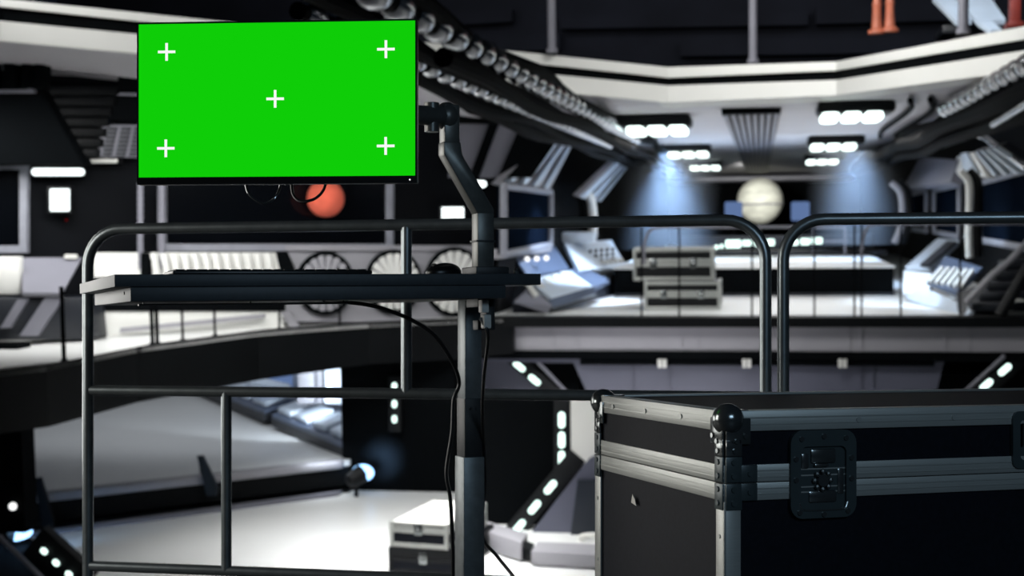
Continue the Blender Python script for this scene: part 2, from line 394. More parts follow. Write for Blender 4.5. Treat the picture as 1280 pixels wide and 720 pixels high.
def rrect(cx, cz, w, h, r, n=6):
    out = []
    for (sx, sz, a0) in ((1, 1, 0), (-1, 1, 90), (-1, -1, 180), (1, -1, 270)):
        for k in range(n + 1):
            a = math.radians(a0 + 90 * k / n); out.append((cx + sx * (w / 2 - r) + r * math.cos(a), cz + sz * (h / 2 - r) + r * math.sin(a)))
    return out
def ring(b, o, i, y0, y1):
    t = bmesh.new(); n = len(o)
    mkv = lambda pts, y: [t.verts.new((p[0], y, p[1])) for p in pts]
    of, inf, ob, ib = mkv(o, y0), mkv(i, y0), mkv(o, y1), mkv(i, y1)
    for k in range(n):
        j = (k + 1) % n
        t.faces.new((of[k], of[j], inf[j], inf[k])); t.faces.new((of[k], ob[k], ob[j], of[j])); t.faces.new((inf[k], inf[j], ib[j], ib[k])); t.faces.new((ob[k], ib[k], ib[j], ob[j]))
    bmesh.ops.recalc_face_normals(t, faces=t.faces); merge(b, t)
LZ = ZBM + .002
for lx in (.205, W - .205):
    lt = tag(cp('butterfly_latch', 'chromedark', lambda b: (ring(b, rrect(lx, LZ + .010, .142, .168, .026), rrect(lx, LZ + .002, .098, .122, .012), -.009, .001), box(b, lx - .052, lx + .052, -.003, .004, LZ - .062, LZ + .064))), 'recessed butterfly latch in a dark steel dish', None)
    for dx, dzz in ((-.048, .078), (0, .082), (.048, .078), (-.06, .04), (-.06, .0), (.06, .04), (.06, 0), (-.052, -.062), (0, -.067), (.052, -.062)): cp('dish_rivet', 'chrome', lambda b: rivet(b, (lx + dx, -.009, LZ + dzz), FR, .0052), lt)
    def wing(b):
        box(b, lx - .026, lx + .028, -.007, 0, LZ + .03, LZ + .058, .004); box(b, lx - .020, lx + .010, -.011, -.004, LZ + .024, LZ + .030, .002)
        for a in range(0, 360, 45):
            q = math.radians(a); ball(b, (lx - .002 + .017 * math.cos(q), -.008, LZ - .002 + .017 * math.sin(q)), .0055, seg=8)
        tube(b, [(lx - .002, -.012, LZ - .002), (lx - .002, 0, LZ - .002)], .012, 16)
        box(b, lx - .03, lx + .03, -.006, 0, LZ - .045, LZ - .022, .004)
        box(b, lx - .046, lx - .03, -.006, 0, LZ + .02, LZ + .05, .003); box(b, lx + .032, lx + .046, -.006, 0, LZ - .03, LZ + .02, .003)
    cp('latch_wing', 'chrome', wing, lt)
    cp('dish_lip', 'chrome', lambda b: tube(b, spline([(lx - .052, -.008, LZ - .045), (lx - .046, -.009, LZ - .056), (lx - .03, -.009, LZ - .059), (lx + .03, -.009, LZ - .059), (lx + .046, -.009, LZ - .056), (lx + .052, -.008, LZ - .045)], 5), .0018, 8), lt)
hc = W / 2
hd = tag(cp('handle_dish', 'chromedark', lambda b: (ring(b, rrect(hc, HT - .068, .17, .115, .016), rrect(hc, HT - .068, .135, .082, .01), -.008, .001), box(b, hc - .07, hc + .07, -.002, .004, HT - .115, HT - .022))), 'recessed handle dish', None)
cp('handle', 'rubber', lambda b: (box(b, hc - .055, hc + .055, -.016, -.004, HT - .082, HT - .060, .004), [tube(b, [(hc + s * .062, -.01, HT - .035), (hc + s * .062, -.01, HT - .078)], .004, 8) for s in (-1, 1)]), hd)
tag(cp('sticker_scrap', 'paper', lambda b: solid(b, [(-.0035, .445, HT - .222), (-.0035, .417, HT - .226), (-.0035, .425, HT - .213), (-.0035, .438, HT - .203)], V((.001, 0, 0)))), 'torn white sticker scrap', None)
# ================================================================== THE HALL
def lerp(a, b, t): return a + (b - a) * t
def cols(cl, x):                                        # interpolate pixel columns: 1/v and y are linear between columns
    for i in range(len(cl) - 1):
        if cl[i][0] <= x <= cl[i + 1][0] or i == len(cl) - 2:
            a, b = cl[i], cl[i + 1]; t = (x - a[0]) / (b[0] - a[0])
            return [x] + [lerp(p, q, t) for p, q in zip(a[1:-1], b[1:-1])] + [1 / lerp(1 / a[-1], 1 / b[-1], t)]
def strip(b, cl, i0, i1, depth, dv=0.0):
    for k in range(len(cl) - 1):
        a, c = cl[k], cl[k + 1]
        P = [at(a[0], a[i1], a[-1]), at(c[0], c[i1], c[-1]), at(c[0], c[i0], c[-1]), at(a[0], a[i0], a[-1])]
        n = FD
        solid(b, [p + n * dv for p in P], n * depth)
WD, WL, WM, WC = -1.5, -3.95, -3.5, 1.31
# upper balcony: x, top white, black, lower white, bottom, depth
BAL = [(-160, -24, -8, 8, 33, 13.2), (0, -2, 8, 26, 51, 14.4), (835, 84, 97, 107, 128, 18.0), (1045, 77, 88, 100, 119, 17.4), (1280, 33, 49, 63, 88, 13.8), (1450, 2, 20, 36, 66, 12.0)]
struct('trim_1', M['hallwhite'], lambda b: strip(b, BAL, 1, 2, 1.2))
struct('trim_2', M['soot'], lambda b: strip(b, BAL, 2, 3, 1.0, .06))
struct('trim_3', M['hallwhite'], lambda b: strip(b, BAL, 3, 4, 1.0))
def ceil_(b):
    fr = [at(c[0], c[4] - 1, c[5] + .02) for c in BAL]
    bk = [hw(-9.5, 24, WC), hw(-6.5, 60, WC), hw(3.0, 60, WC), hw(4.6, 24, WC)]
    t = bmesh.new(); lo = [t.verts.new(p) for p in fr]; c0, c1, c2, c3 = [t.verts.new(p) for p in bk]
    for tri in ((lo[0], lo[1], c0), (lo[1], lo[2], c0), (c0, lo[2], c1), (lo[2], lo[3], c1), (c1, lo[3], c2), (lo[3], lo[4], c3), (lo[3], c3, c2), (lo[4], lo[5], c3)): t.faces.new(tri)
    bmesh.ops.recalc_face_normals(t, faces=t.faces)
    g = bmesh.ops.extrude_face_region(t, geom=t.faces[:]); bmesh.ops.translate(t, vec=UP * .1, verts=[e for e in g['geom'] if isinstance(e, bmesh.types.BMVert)])
    bmesh.ops.recalc_face_normals(t, faces=t.faces); merge(b, t)
struct('ceiling', M['soffit'], ceil_)
struct('ceiling_balcony', M['darkwall'], lambda b: box(b, -12, 9, 13, 24.5, 4.6, 4.8, 0, Matrix.Translation(EYE) @ HALL))
def balcony_wall(b):
    mx = Matrix.Translation(EYE) @ HALL
    box(b, -12, 9, 23.6, 24, 1.4, 4.7, 0, mx)
    for x0, x1, y0, y1 in ((555, 640, 16, 32), (700, 1010, 20, 36), (1020, 1200, 8, 30), (620, 700, 46, 66), (850, 1180, 50, 70)): ppoly(b, [(x0, y1), (x1, y1 - 5), (x1, y0 - 5), (x0, y0)], 23.3, .2)
struct('wall_upper', M['balconywall'], balcony_wall)
struct('floor_balcony', M['soot'], lambda b: solid(b, [at(c[0], c[1] + 2, c[5] + .05) for c in BAL] + [hw(8, 23.6, 1.66), hw(-11, 23.6, 1.66)], UP * -.06))
for px, yb, v in ((690, 66, 17.2), (941, 79, 17.9), (1204, 42, 14.9), (437, 46, 16.1)):
    w = 'leftmost upright' if px == 437 else {690: 'upright just right of the chrome pipes', 941: 'upright above the ceiling grille', 1204: 'upright in front of the pale slanted panels'}[px]
    bot = at(px, yb, v)
    p = thing('balcony_post', bot, 'pale grey balcony post, ' + w, 'post', 'posts on the upper balcony edge')
    part('shaft', M['panel'], p, lambda b: tube(b, [bot, bot + UP * 1.9], .05, 14)); part('base_collar', M['panel'], p, lambda b: tube(b, [bot, bot + UP * .05], .07, 14))
for px, s, y in ((1096, -1, 42), (1112, 1, 40)):
    bt = at(px, y, 17.0)
    solo('orange_pipe', M['orange'], 'orange upright pipe with flared foot on the balcony, ' + ('left one of the pair' if s < 0 else 'right one of the pair'), 'pipe', lambda b: (tube(b, [bt, bt + UP * .03, bt + UP * .06, bt + UP * .3, bt + UP * .32, bt + UP * .36, bt + UP * 1.6], [.1, .1, .06, .045, .055, .045, .045], 14)), 'orange balcony pipes')
solo('red_pillar', M['red'], 'dark red pillar standing on the balcony at the top right corner', 'pillar', lambda b: (pbox(b, 1263, 1277, -40, 33, 16.5, .15, .01), pbox(b, 1260, 1280, 26, 34, 16.4, .3, .01)))
sl = thing('balcony_console', at(1210, 36, 17), 'pale blue slanted console panels on the balcony at top right', 'console')
for pts in ([(1166, -4), (1192, -4), (1215, 24), (1196, 26)], [(1196, -4), (1238, -4), (1257, 24), (1222, 26)], [(1222, 26), (1240, 26), (1252, 36), (1238, 37)]):
    part('slanted_panel', M['console'], sl, lambda b: plate(b, [(x, y, 17.6 - y * .02) for x, y in pts], .06))
part('base', M['consoledark'], sl, lambda b: pbox(b, 1178, 1256, 28, 42, 17.6, .8, .02))
# ceiling lamps
for (x0, x1, y0, y1, tilt, lab) in ((768, 863, 142, 166, 1, 'left row, nearest and largest'), (825, 888, 179, 198, 1, 'left row, second from the front'), (855, 902, 199, 215, 1, 'left row, farthest and smallest'),
                              (1022, 1120, 131, 159, -1, 'right row, nearest and largest'), (1010, 1082, 172, 191, -1, 'right row, second from the front'), (1006, 1056, 194, 210, -1, 'right row, farthest and smallest')):
    w = WC - .012
    vv = lambda y: w * FP / (260 - y)
    vf = min(vv(y0 + 2), 50); vb = vf + (vf * .12)
    u0, _, _ = uvw(at(x0, 200, vf)); u1, _, _ = uvw(at(x1, 200, vf))
    h = (u1 - u0) * .26
    lamp = thing('ceiling_lamp', hframe(hw((u0 + u1) / 2, vf + .4, WC)), 'black three-lens ceiling lamp, ' + lab, 'ceiling lamp', 'three-lens ceiling lamps')
    hw2 = (u1 - u0) / 2
    part('housing', M['black'], lamp, lambda b: box(b, -hw2, hw2, -.4, .4, -h * .62, 0.0, .05), False)
    for k in (-1, 0, 1):
        def le(b):
            box(b, k * hw2 * .56 + tilt * .05 - hw2 * .23, k * hw2 * .56 + tilt * .05 + hw2 * .23, -.42, .36, -h * .98, -h * .55, .04)
        part('lens', M['lens'], lamp, le, False)
gr = thing('ceiling_grille', hframe(hw((938 - 950) / FP * 20, 20, WC)), 'dark slatted grille running along the middle of the ceiling', 'grille')
gf = thing
g0 = [(902, 138), (977, 136)]
va = WC * FP / 122; vb = 52.0
ua0, ua1 = uvw(at(902, 138, va))[0], uvw(at(976, 138, va))[0]
GM = Matrix.Translation(EYE) @ HALL
part('frame', M['soot'], gr, lambda b: (box(b, ua0, ua1, va, va + .5, WC - .07, WC - .005, 0, GM), box(b, ua0, ua1, va, vb, WC - .03, WC - .005, 0, GM)))
for k in range(8):
    x = lerp(ua0, ua1, (k + .5) / 8); part('slat', M['panel'], gr, lambda b: box(b, x - .034, x + .034, va + .25, vb, WC - .075, WC - .03, .01, GM))
for k, (a, c, d, e) in enumerate((((1138, 125), (1136, 139), (1103, 164), (1100, 172)), ((1163, 124), (1162, 141), (1124, 166), (1119, 170)))):
    solo('ceiling_pipe', M['pipedark'], 'thin bent black pipe under the right ceiling edge, ' + ('the one nearer the lamps' if k == 0 else 'the one nearer the pipe bundle'), 'pipe',
         lambda b: tube(b, spline([at(a[0], a[1], 17.4), atw(*c, WC - .06), atw(*d, WC - .06), atw(*e, WC - .02)], 6), .035, 10), 'bent ceiling pipes')
# ribbed pipe bundles
def ribbed(name, p0, w, v0, v1, r, label, n):
    # runs along the hall axis through pixel p0, at height w
    q = uvw(atw(p0[0], p0[1], w)); u = q[0]
    root = thing(name, hw(u, v0 + 4, w), label, 'pipe', 'ribbed pipes under the ceiling')
    part('core', M['pipedark'], root, lambda b: tube(b, [hw(u, v0, w), hw(u, v1, w)], r * .72, 14))
    def ribs(b):
        step = (v1 - v0) / n
        for k in range(n):
            v = v0 + step * (k + .5); h = step * .33
            tube(b, [hw(u, v - h, w), hw(u, v - h * .7, w), hw(u, v, w), hw(u, v + h * .7, w), hw(u, v + h, w)], [r * .6, r * 1.0, r * 1.16, r * 1.0, r * .6], 14)
    part('ribs', M['pipe'], root, ribs)
    return root
def hose(name, p0, w, v0, v1, r, label):
    q = uvw(atw(p0[0], p0[1], w)); u = q[0]
    solo(name, M['pipedark'], label, 'hose', lambda b: tube(b, [hw(u + .04 * math.sin(k * 1.3), lerp(v0, v1, k / 24), w + .03 * math.cos(k * .9)) for k in range(25)], r, 10), 'dark hoses beside the ribbed pipes')
ribbed('ribbed_pipe', (543, 33), 1.16, 7.2, 24, .085, 'chrome ribbed pipe of the left bundle, the upper one', 33)
ribbed('ribbed_pipe', (563, 95), 1.04, 7.2, 23, .066, 'chrome ribbed pipe of the left bundle, the lower one behind the monitor', 34)
hose('dark_hose', (565, 30), 1.22, 7.0, 30, .06, 'black hose running above the upper left ribbed pipe')
hose('dark_hose', (600, 96), 1.1, 7.0, 34, .06, 'black hose between the two left ribbed pipes')
hose('dark_hose', (600, 128), .98, 9, 34, .07, 'black hose below the lower left ribbed pipe')
ribbed('ribbed_pipe', (1272, 88), 1.14, 8.0, 18, .085, 'chrome ribbed pipe of the right bundle, the upper one', 21)
ribbed('ribbed_pipe', (1276, 118), 1.08, 8.0, 16, .06, 'chrome ribbed pipe of the right bundle, the lower one', 18)
hose('dark_hose', (690, 140), 1.0, 9.5, 40, .07, 'thick black hose at the far end of the left bundle, upper one')
hose('dark_hose', (700, 172), .96, 13, 40, .10, 'thick black hose at the far end of the left bundle, lower one')
hose('dark_hose', (1262, 108), 1.10, 9, 34, .085, 'black hose between the right ribbed pipes')
hose('dark_hose', (1250, 120), 1.06, 9, 34, .085, 'black hose under the right ribbed pipes')
hose('dark_hose', (1236, 134), .98, 10, 36, .10, 'thick black hose lowest in the right bundle')
hose('dark_hose', (1200, 152), 1.0, 10.5, 38, .10, 'black hose in the right bundle, second from its lower edge')
hose('dark_hose', (1200, 170), .86, 11, 38, .09, 'black hose hanging at the lower edge of the right bundle')
solo('handrail_tube', M['pipe'], 'chrome twisted tube end below the right pipe bundle', 'pipe', lambda b: tube(b, spline([at(1241, 156, 14), at(1250, 151, 13.6), at(1268, 140, 12.6), at(1290, 126, 11.6)], 5), .03, 10))
# gallery on the left: wall, deck, beam
GW = [(-150, 60, 432, 15.4), (622, 150, 392, 20.9)]
gv = lambda x: cols(GW, x)[-1]
struct('wall_left', M['darkwall'], lambda b: strip(b, GW, 1, 2, .3))
DE = [(-120, 12.7), (0, 13.5), (130, 15.4), (300, 17.6), (450, 18.9), (560, 19.5), (640, 19.95), (700, 20.0), (1450, 20.0)]
edge = [uvw(atw(x, 260 - WD * FP / v, WD)) for x, v in DE]
edge = [((x - 950) / FP * v, v) for x, v in DE]
def deck(b):
    poly = [hw(u, v, WD) for u, v in edge] + [hw(7, 27, WD), hw(4.2, 62, WD), hw(-4.2, 62, WD), hw(-3.9, 21.5, WD), hw(-9.8, 16.2, WD)]
    t = bmesh.new(); top = [t.verts.new(p) for p in poly]; t.faces.new(top); bmesh.ops.triangulate(t, faces=t.faces)
    g = bmesh.ops.extrude_face_region(t, geom=t.faces[:]); bmesh.ops.translate(t, vec=UP * -.05, verts=[e for e in g['geom'] if isinstance(e, bmesh.types.BMVert)])
    bmesh.ops.recalc_face_normals(t, faces=t.faces); merge(b, t)
struct('floor_deck', M['hallfloor'], deck)
def beam(b):
    for k in range(6):
        (u0, v0), (u1, v1) = edge[k], edge[k + 1]; h0 = .62 if k < 4 else .55; h1 = .62 if k < 3 else (.55 if k < 5 else .5)
        P = [hw(u0, v0, WD - h0), hw(u1, v1, WD - h1), hw(u1, v1, WD + .012), hw(u0, v0, WD + .012)]
        solid(b, P, FD * .35 )
    mx = Matrix.Translation(EYE) @ HALL
    box(b, edge[5][0] + .25, 6, 19.88, 20.3, WD - .125, WD + .012, 0, mx)
struct('trim_4', M['beam'], beam)
mxH = Matrix.Translation(EYE) @ HALL
# fascia below the deck
def fascia(b):
    pbox(b, 560, 1400, 407, 442, 20.15, .3)
    for x in (690, 720, 850, 870, 1060, 1075, 1180, 1210): pbox(b, x, x + 2.5, 409, 440, 20.13, .05)
struct('trim_5', M['hallgrey'], fascia)
struct('trim_6', M['soot'], lambda b: (pbox(b, 560, 1400, 441, 448, 20.1, .3), pbox(b, 725, 1168, 452, 456, 20.15, .2), pbox(b, 1170, 1400, 446, 452, 20.0, .3)))
def low(b):
    pbox(b, 610, 1180, 447, 453, 20.2, .3)
    ppoly(b, [(738, 500), (1168, 500), (1180, 452), (716, 452)], 20.3, .25)
    ppoly(b, [(560, 447), (650, 447), (702, 498), (560, 498)], 20.7, .1)
    for x in (790, 835, 1075, 1090, 960): pbox(b, x, x + 2, 458, 492, 20.27, .05)
struct('trim_7', M['lowpanel'], low)
for px, w in ((826, 'left of the railing gap'), (932, 'behind the railing corner'), (1052, 'right of the railing gap')):
    c = thing('pipe_clip', at(px, 458, 20.1), 'small pale clip on the dark groove under the deck, ' + w, 'clip', 'clips under the deck edge')
    for dx in (-4, 2): part('jaw', M['white'], c, lambda b: pbox(b, px + dx, px + dx + 5, 449, 460, 20.05, .12, .01))
# dark wall below the deck, lower floor
struct('wall_front', M['soot'], lambda b: (pbox(b, 429, 566, 442, 614, 19.68, .4), pbox(b, 560, 722, 440, 606, 20.75, .4), pbox(b, 722, 1500, 470, 640, 21.5, .4), pbox(b, 600, 760, 494, 666, 17.7, .3), pbox(b, -200, 22, 430, 660, 15.2, .3)))
struct('floor_lower', M['hallfloor'], lambda b: solid(b, [hw(-14, 9, WL), hw(9, 9, WL), hw(9, 32, WL), hw(-14, 32, WL)], UP * -.1))
ledge = [at(-60, 660, 15.9), at(22, 641, 16.6), at(430, 583, 19.55), at(437, 582.5, 19.6)]
mid_edge = [uvw(p) for p in ledge]
def midfloor(b):
    P = [hw(u, v, WM) for u, v, w in mid_edge] + [hw(-6.5, 30, WM), hw(-15, 30, WM)]
    solid(b, P, UP * -.08)
struct('floor_middle', M['hallfloor'], midfloor)
def ledgefront(b):
    for k in range(3):
        (u0, v0, _), (u1, v1, _) = mid_edge[k], mid_edge[k + 1]
        solid(b, [hw(u0, v0 - .05, WM - .10), hw(u1, v1 - .05, WM - .10), hw(u1, v1 - .05, WM - .35), hw(u0, v0 - .05, WM - .35)], FD * .3)
        solid(b, [hw(u0, v0 - .1, WL), hw(u1, v1 - .1, WL), hw(u1, v1 - .1, WL + .05), hw(u0, v0 - .1, WL + .05)], FD * .4)
struct('trim_8', M['beam'], ledgefront)
def ledgerail(b):
    (u0, v0, _), (u1, v1, _) = mid_edge[1], mid_edge[2]
    solid(b, [hw(u0, v0 - .1, WM - .10), hw(u1, v1 - .1, WM - .10), hw(u1, v1 - .1, WM + .01), hw(u0, v0 - .1, WM + .01)], FD * .3, .02)
struct('trim_9', M['hallgrey'], ledgerail)
struct('trim_10', M['panel'], lambda b: solid(b, [hw(mid_edge[0][0], mid_edge[0][1] - .32, WL), hw(mid_edge[2][0], mid_edge[2][1] - .32, WL), hw(mid_edge[2][0], mid_edge[2][1] - .32, WL + .05), hw(mid_edge[0][0], mid_edge[0][1] - .32, WL + .05)], FD * .2))
struct('wall_lower', M['darkwall'], lambda b: box(b, -16, 9, 31.5, 32, WL, WD - .2, 0, mxH))
struct('trim_14', M['soot'], lambda b: solid(b, [atw(-40, 664, WL), atw(30, 672, WL), atw(120, 726, WL), atw(-40, 740, WL)], UP * .04))
# black fins on the ledge
for k, (pts, lab) in enumerate((([(43, 598), (50, 597), (66, 652), (62, 682), (56, 682)], 'leaning black fin on the lower ledge, left of the two'), ([(246, 570), (253, 570), (273, 612), (270, 620), (258, 620)], 'leaning black fin on the lower ledge, right of the two'))):
    v = 16.6 if k == 0 else 18.0
    f = thing('ledge_fin', at(pts[-1][0], pts[-1][1], v), lab, 'fin', 'black fins on the ledge')
    part('blade', M['black'], f, lambda b: ppoly(b, pts, v, .06)); part('strut', M['black'], f, lambda b: tube(b, [at(pts[0][0] + 4, pts[0][1] + 6, v + .35), at(pts[0][0] + 8, pts[-1][1] - 2, v + .35)], .02, 8)); part('stay', M['black'], f, lambda b: tube(b, [at(pts[0][0] + 4, pts[0][1] + 6, v + .03), at(pts[0][0] + 4, pts[0][1] + 6, v + .36)], .02, 8))
# glowing dots set in dark struts
def dotlight(parent, px, py, v, ax, r=.044, l=.05):
    p = at(px, py, v)
    part('light', M['led'], parent, lambda b: (tube(b, [p - ax * l, p + ax * l], r, 14), ball(b, p - ax * l, r, seg=12), ball(b, p + ax * l, r, seg=12)))
def strut(name, a, c, v, label, pts, w=.11):
    A_, C_ = at(*a, v), at(*c, v); ax = (C_ - A_).normalized()
    r = thing(name, C_, label, 'light strip', 'light strips under the deck')
    n = ax.cross(FD).normalized()
    part('rail', M['black'], r, lambda b: solid(b, [A_ - n * w, C_ - n * w, C_ + n * w, A_ + n * w], FD * .15, .01))
    for p in pts: dotlight(r, p[0], p[1], v - .02, ax, .034 if w < .1 else (.03 if w > .15 else .042), .02 if w < .1 else (.012 if w > .15 else .06))
strut('light_strip', (493, 470), (493, 540), 19.55, 'black upright strip with three small white lights beside the left railing bar', [(493, 483), (493, 505), (493, 524)], .09)
strut('light_strip', (702, 500), (702, 594), 17.5, 'black upright strip with three white lights left of the flight case', [(702, 525), (702, 550), (702, 574)], .1)
strut('light_strip', (722, 570), (640, 668), 17.4, 'slanting strip with three white lights low behind the desk column', [(688, 609), (668, 634), (649, 658)], .12)
strut('light_strip', (636, 444), (704, 500), 20.45, 'slanting strip with two white lights under the deck left of the case', [(649, 458), (668, 475)], .1)
strut('light_strip', (1278, 445), (1215, 500), 20.3, 'slanting strip with two white lights under the deck at far right', [(1256, 462), (1233, 481)], .12)
strut('light_strip', (40, 676), (104, 734), 14.4, 'slanting strip with three tiny white lights in the lower left corner', [(55, 689), (70, 703.5), (86, 718)], .2)
solo('wall_lamp', M['dot'], 'tiny white wall light on the dark pier at lower left', 'lamp', lambda b: (ball(b, at(16, 633, 15.15), .035), tube(b, [at(16, 633, 15.2), at(16, 633, 15.15)], .045, 12)))
def rodf(name, a, c, label): solo(name, M['pipe'] if 'chrome' in label else M['panel'], label, 'rod', lambda b: (tube(b, [a, c], .025, 8), ball(b, a, .035, seg=10)))
rodf('brace_rod', at(0, 672, 14.2), at(54, 724, 13.8), 'grey slanting rod crossing the lower left corner')
rodf('brace_rod', at(1254, 446, 20.0), at(1194, 500, 20.0), 'grey slanting rod under the deck beside the right light strip')
rodf('brace_rod', at(668, 448, 20.25), at(716, 498, 20.25), 'grey slanting rod under the deck beside the two white lights')
struct('wall_right', M['lowpanel'], lambda b: (ppoly(b, [(656, 676), (760, 676), (760, 560), (735, 575)], 17.3, .2)))
struct('trim_11', M['hallwhite'], lambda b: pbox(b, 714, 790, 498, 584, 17.45, .2))
struct('trim_12', M['blueblack'], lambda b: ppoly(b, [(712, 678), (770, 678), (770, 600), (722, 600)], 17.2, .1))
# floor lamps with blue glow
for (px, py, v, lab, tx) in ((452, 592, 19.3, 'blue-white spotlight on the lower floor at the end of the ledge', (505, 556, 19.75)), (12, 664, 15.6, 'blue-white spotlight on the lower floor at the left edge', (60, 655, 16.5))):
    p = at(px, py, v); q = at(*tx)
    r = thing('floor_spotlight', p, lab, 'spotlight')
    ax = (q - p).normalized()
    part('can', M['black'], r, lambda b: tube(b, [p - ax * .25, p - ax * .2, p, p + ax * .02], [.05, .11, .13, .13], 18)); part('lens', M['blueled'], r, lambda b: ball(b, p + ax * .02, (.16 if px > 100 else .28), .12, .12, seg=18, mx=HALL)); part('yoke', M['black'], r, lambda b: tube(b, [p - ax * .1, p - ax * .1 - UP * .3], .03, 10))  # glowing lenses enlarged to stand for the flare and the light pool
# lower consoles along the middle floor's right edge
def low_console(x0, y0, v0, x1, y1, v1, n, label):
    a, c = at(x0, y0, v0), at(x1, y1, v1); d = c - a; right = V((d.y, -d.x, 0)).normalized()
    if right.dot(RT) < 0: right = -right
    r = thing('keyboard_console', (a + c) / 2, label, 'console', 'consoles on the middle floor')
    hgt = UP * .34; back = right * .85 + UP * .28
    part('desk_body', M['consoledark'], r, lambda b: solid(b, [a, c, c + UP * .14, a + UP * .14], right * 1.0))
    part('keyboard_bed', M['consoleblue'], r, lambda b: solid(b, [a + UP * .14, c + UP * .14, c + UP * .14 + back, a + UP * .14 + back], UP * .06))
    for k in range(n):
        def pad(b):
            t0, t1 = (k + .12) / n, (k + .88) / n
            solid(b, [a + d * t0 + UP * .21 + back * .08, a + d * t1 + UP * .21 + back * .08, a + d * t1 + UP * .21 + back * .62, a + d * t0 + UP * .21 + back * .62], UP * .09, .03)
        part('key_pad', M['console'], r, pad)
    part('display_hood', M['console'], r, lambda b: solid(b, [a + d * .1 + UP * .2 + back, c - d * .1 + UP * .2 + back, c - d * .1 + UP * .75 + back, a + d * .1 + UP * .75 + back], right * .12, .02))
low_console(428, 572, 19.9, 340, 533, 22.3, 4, 'white keyboard console on the middle floor, nearer one beside the dark pier')
low_console(330, 528, 22.7, 236, 489, 27.0, 5, 'white keyboard console on the middle floor, farther one behind the lower railing bar')
for x0, x1, v, nm in ((372, 391, 21.6, 'left of the three'), (394, 402, 21.8, 'narrow middle one of the three'), (406, 430, 21.4, 'right of the three')):
    solo('console_column', M['console'] if x0 == 406 else M['hallgrey'], 'pale column behind the lower consoles, ' + nm, 'column', lambda b: (pbox(b, x0, x1, 430, 500, v, .3, .04), pbox(b, x0 - 1, x1 + 1, 488, 505, v - .05, .4, .02)), 'pale columns behind the lower consoles')
sc_ = thing('blue_display', at(330, 486, 23.4), 'blue display with a white sill above the farther lower console', 'display')
part('panel', M['bluescreen'], sc_, lambda b: plate(b, [(312, 482, 23.6), (362, 486, 22.9), (362, 452, 22.9), (312, 452, 23.6)], .06)); part('sill', M['console'], sc_, lambda b: plate(b, [(292, 474, 23.4), (362, 486, 22.7), (362, 480, 22.8), (300, 466, 23.5)], .1))
# bottom: road cases on the lower floor
def road_case(name, Mx, w, d, h, lidh, label, grp, bodym='lam', silver=True, lidm=None):
    r = thing(name, Mx, label, 'case', grp)
    P = lambda n, m, fn: part(n, m, r, fn, False)
    P('body', M[bodym], lambda b: box(b, .01, w - .01, .01, d - .01, .02, h - lidh, .006))
    P('lid', M[lidm or ('hallwhite' if silver else bodym)], lambda b: box(b, .01, w - .01, .01, d - .01, h - lidh, h - .005, .008))
    def fr(b):
        t = .05
        for z in (.0, h - lidh - .05, h - lidh + .005, h - t):
            box(b, 0, w, -.004, .02, z, z + t, .006); box(b, -.004, .02, 0, d, z, z + t, .006); box(b, w - .02, w + .004, 0, d, z, z + t, .006); box(b, 0, w, d - .02, d + .004, z, z + t, .006)
    P('metal_edging', M['alu'] if silver else M['black'], fr)
    for x in (0, w):
        for y in (0, d):
            P('corner_post', M['alu'] if silver else M['black'], lambda b: box(b, x - .035 if x else -.008, x + .008 if x else .035, y - .035 if y else -.008, y + .008 if y else .035, 0, h + .004, .006))
    for k in ((.25, .75) if w > .9 else (.5,)):
        P('latch', M['chrome'], lambda b: (box(b, w * k - .05, w * k + .05, -.018, .0, h - lidh - .07, h - lidh + .06, .01), tube(b, [(w * k - .02, -.024, h - lidh), (w * k + .02, -.024, h - lidh)], .02, 10)))
    return r
cf = atw(487, 716, WL); cfv = uvw(cf)[1]
hm = hframe(cf) @ Matrix.Rotation(math.radians(-6), 4, 'Z')
sx = cfv / FP
hB = 34 * sx; hT = 33 * sx
road_case('equipment_case', hm, 94 * sx, 1.35, hB, hB * .35, 'low black equipment case on the lower floor, under the silver one', 'stacked cases on the lower floor', 'lam', False)
road_case('equipment_case', hm @ Matrix.Translation((.01, .02, hB + .006)) @ Matrix.Rotation(math.radians(-3), 4, 'Z'), 80 * sx, 1.25, hT, hT * .24, 'silver-lidded equipment case on top of a black one on the lower floor', 'stacked cases on the lower floor')
# cases on the deck
dc = hw((800 - 950) / FP * 21.6, 21.6, WD); s2 = 21.6 / FP
cd_ = road_case('deck_case', hframe(hw((808 - 950) * s2, 21.6, WD)), 93 * s2, .9, 35 * s2, 16 * s2, 'silver-edged black case on the deck, lower one of the stack', 'stacked cases on the deck', 'black', True, 'black')
dup(cd_, hframe(hw((794 - 950) * s2, 21.65, WD + 35 * s2 + .012)) @ Matrix.Diagonal((1.06, 1, 1.16, 1)), 'silver-edged black case on the deck, upper one of the stack')
# equipment rail by the column on the lower floor
er = thing('floor_ramp', atw(660, 690, WL), 'pale grey equipment ramp on the lower floor behind the desk column', 'ramp')
def wpl(pts, h): return lambda b: solid(b, [atw(x, y, WL + .02) for x, y in pts], UP * h, .01)
part('rail', M['hallgrey'], er, wpl([(600, 684), (652, 702), (660, 690), (604, 672)], .22)); part('plate', M['hallgrey'], er, wpl([(664, 706), (760, 712), (760, 698), (672, 694)], .16)); part('hinge', M['black'], er, wpl([(652, 700), (664, 703), (668, 694), (658, 690)], .14))
part('grab_handle', M['white'], er, lambda b: tube(b, spline([at(724, 694, 16.9), at(725, 676, 16.9), at(730, 670, 16.9), at(760, 669, 16.9)], 5), .035, 10))
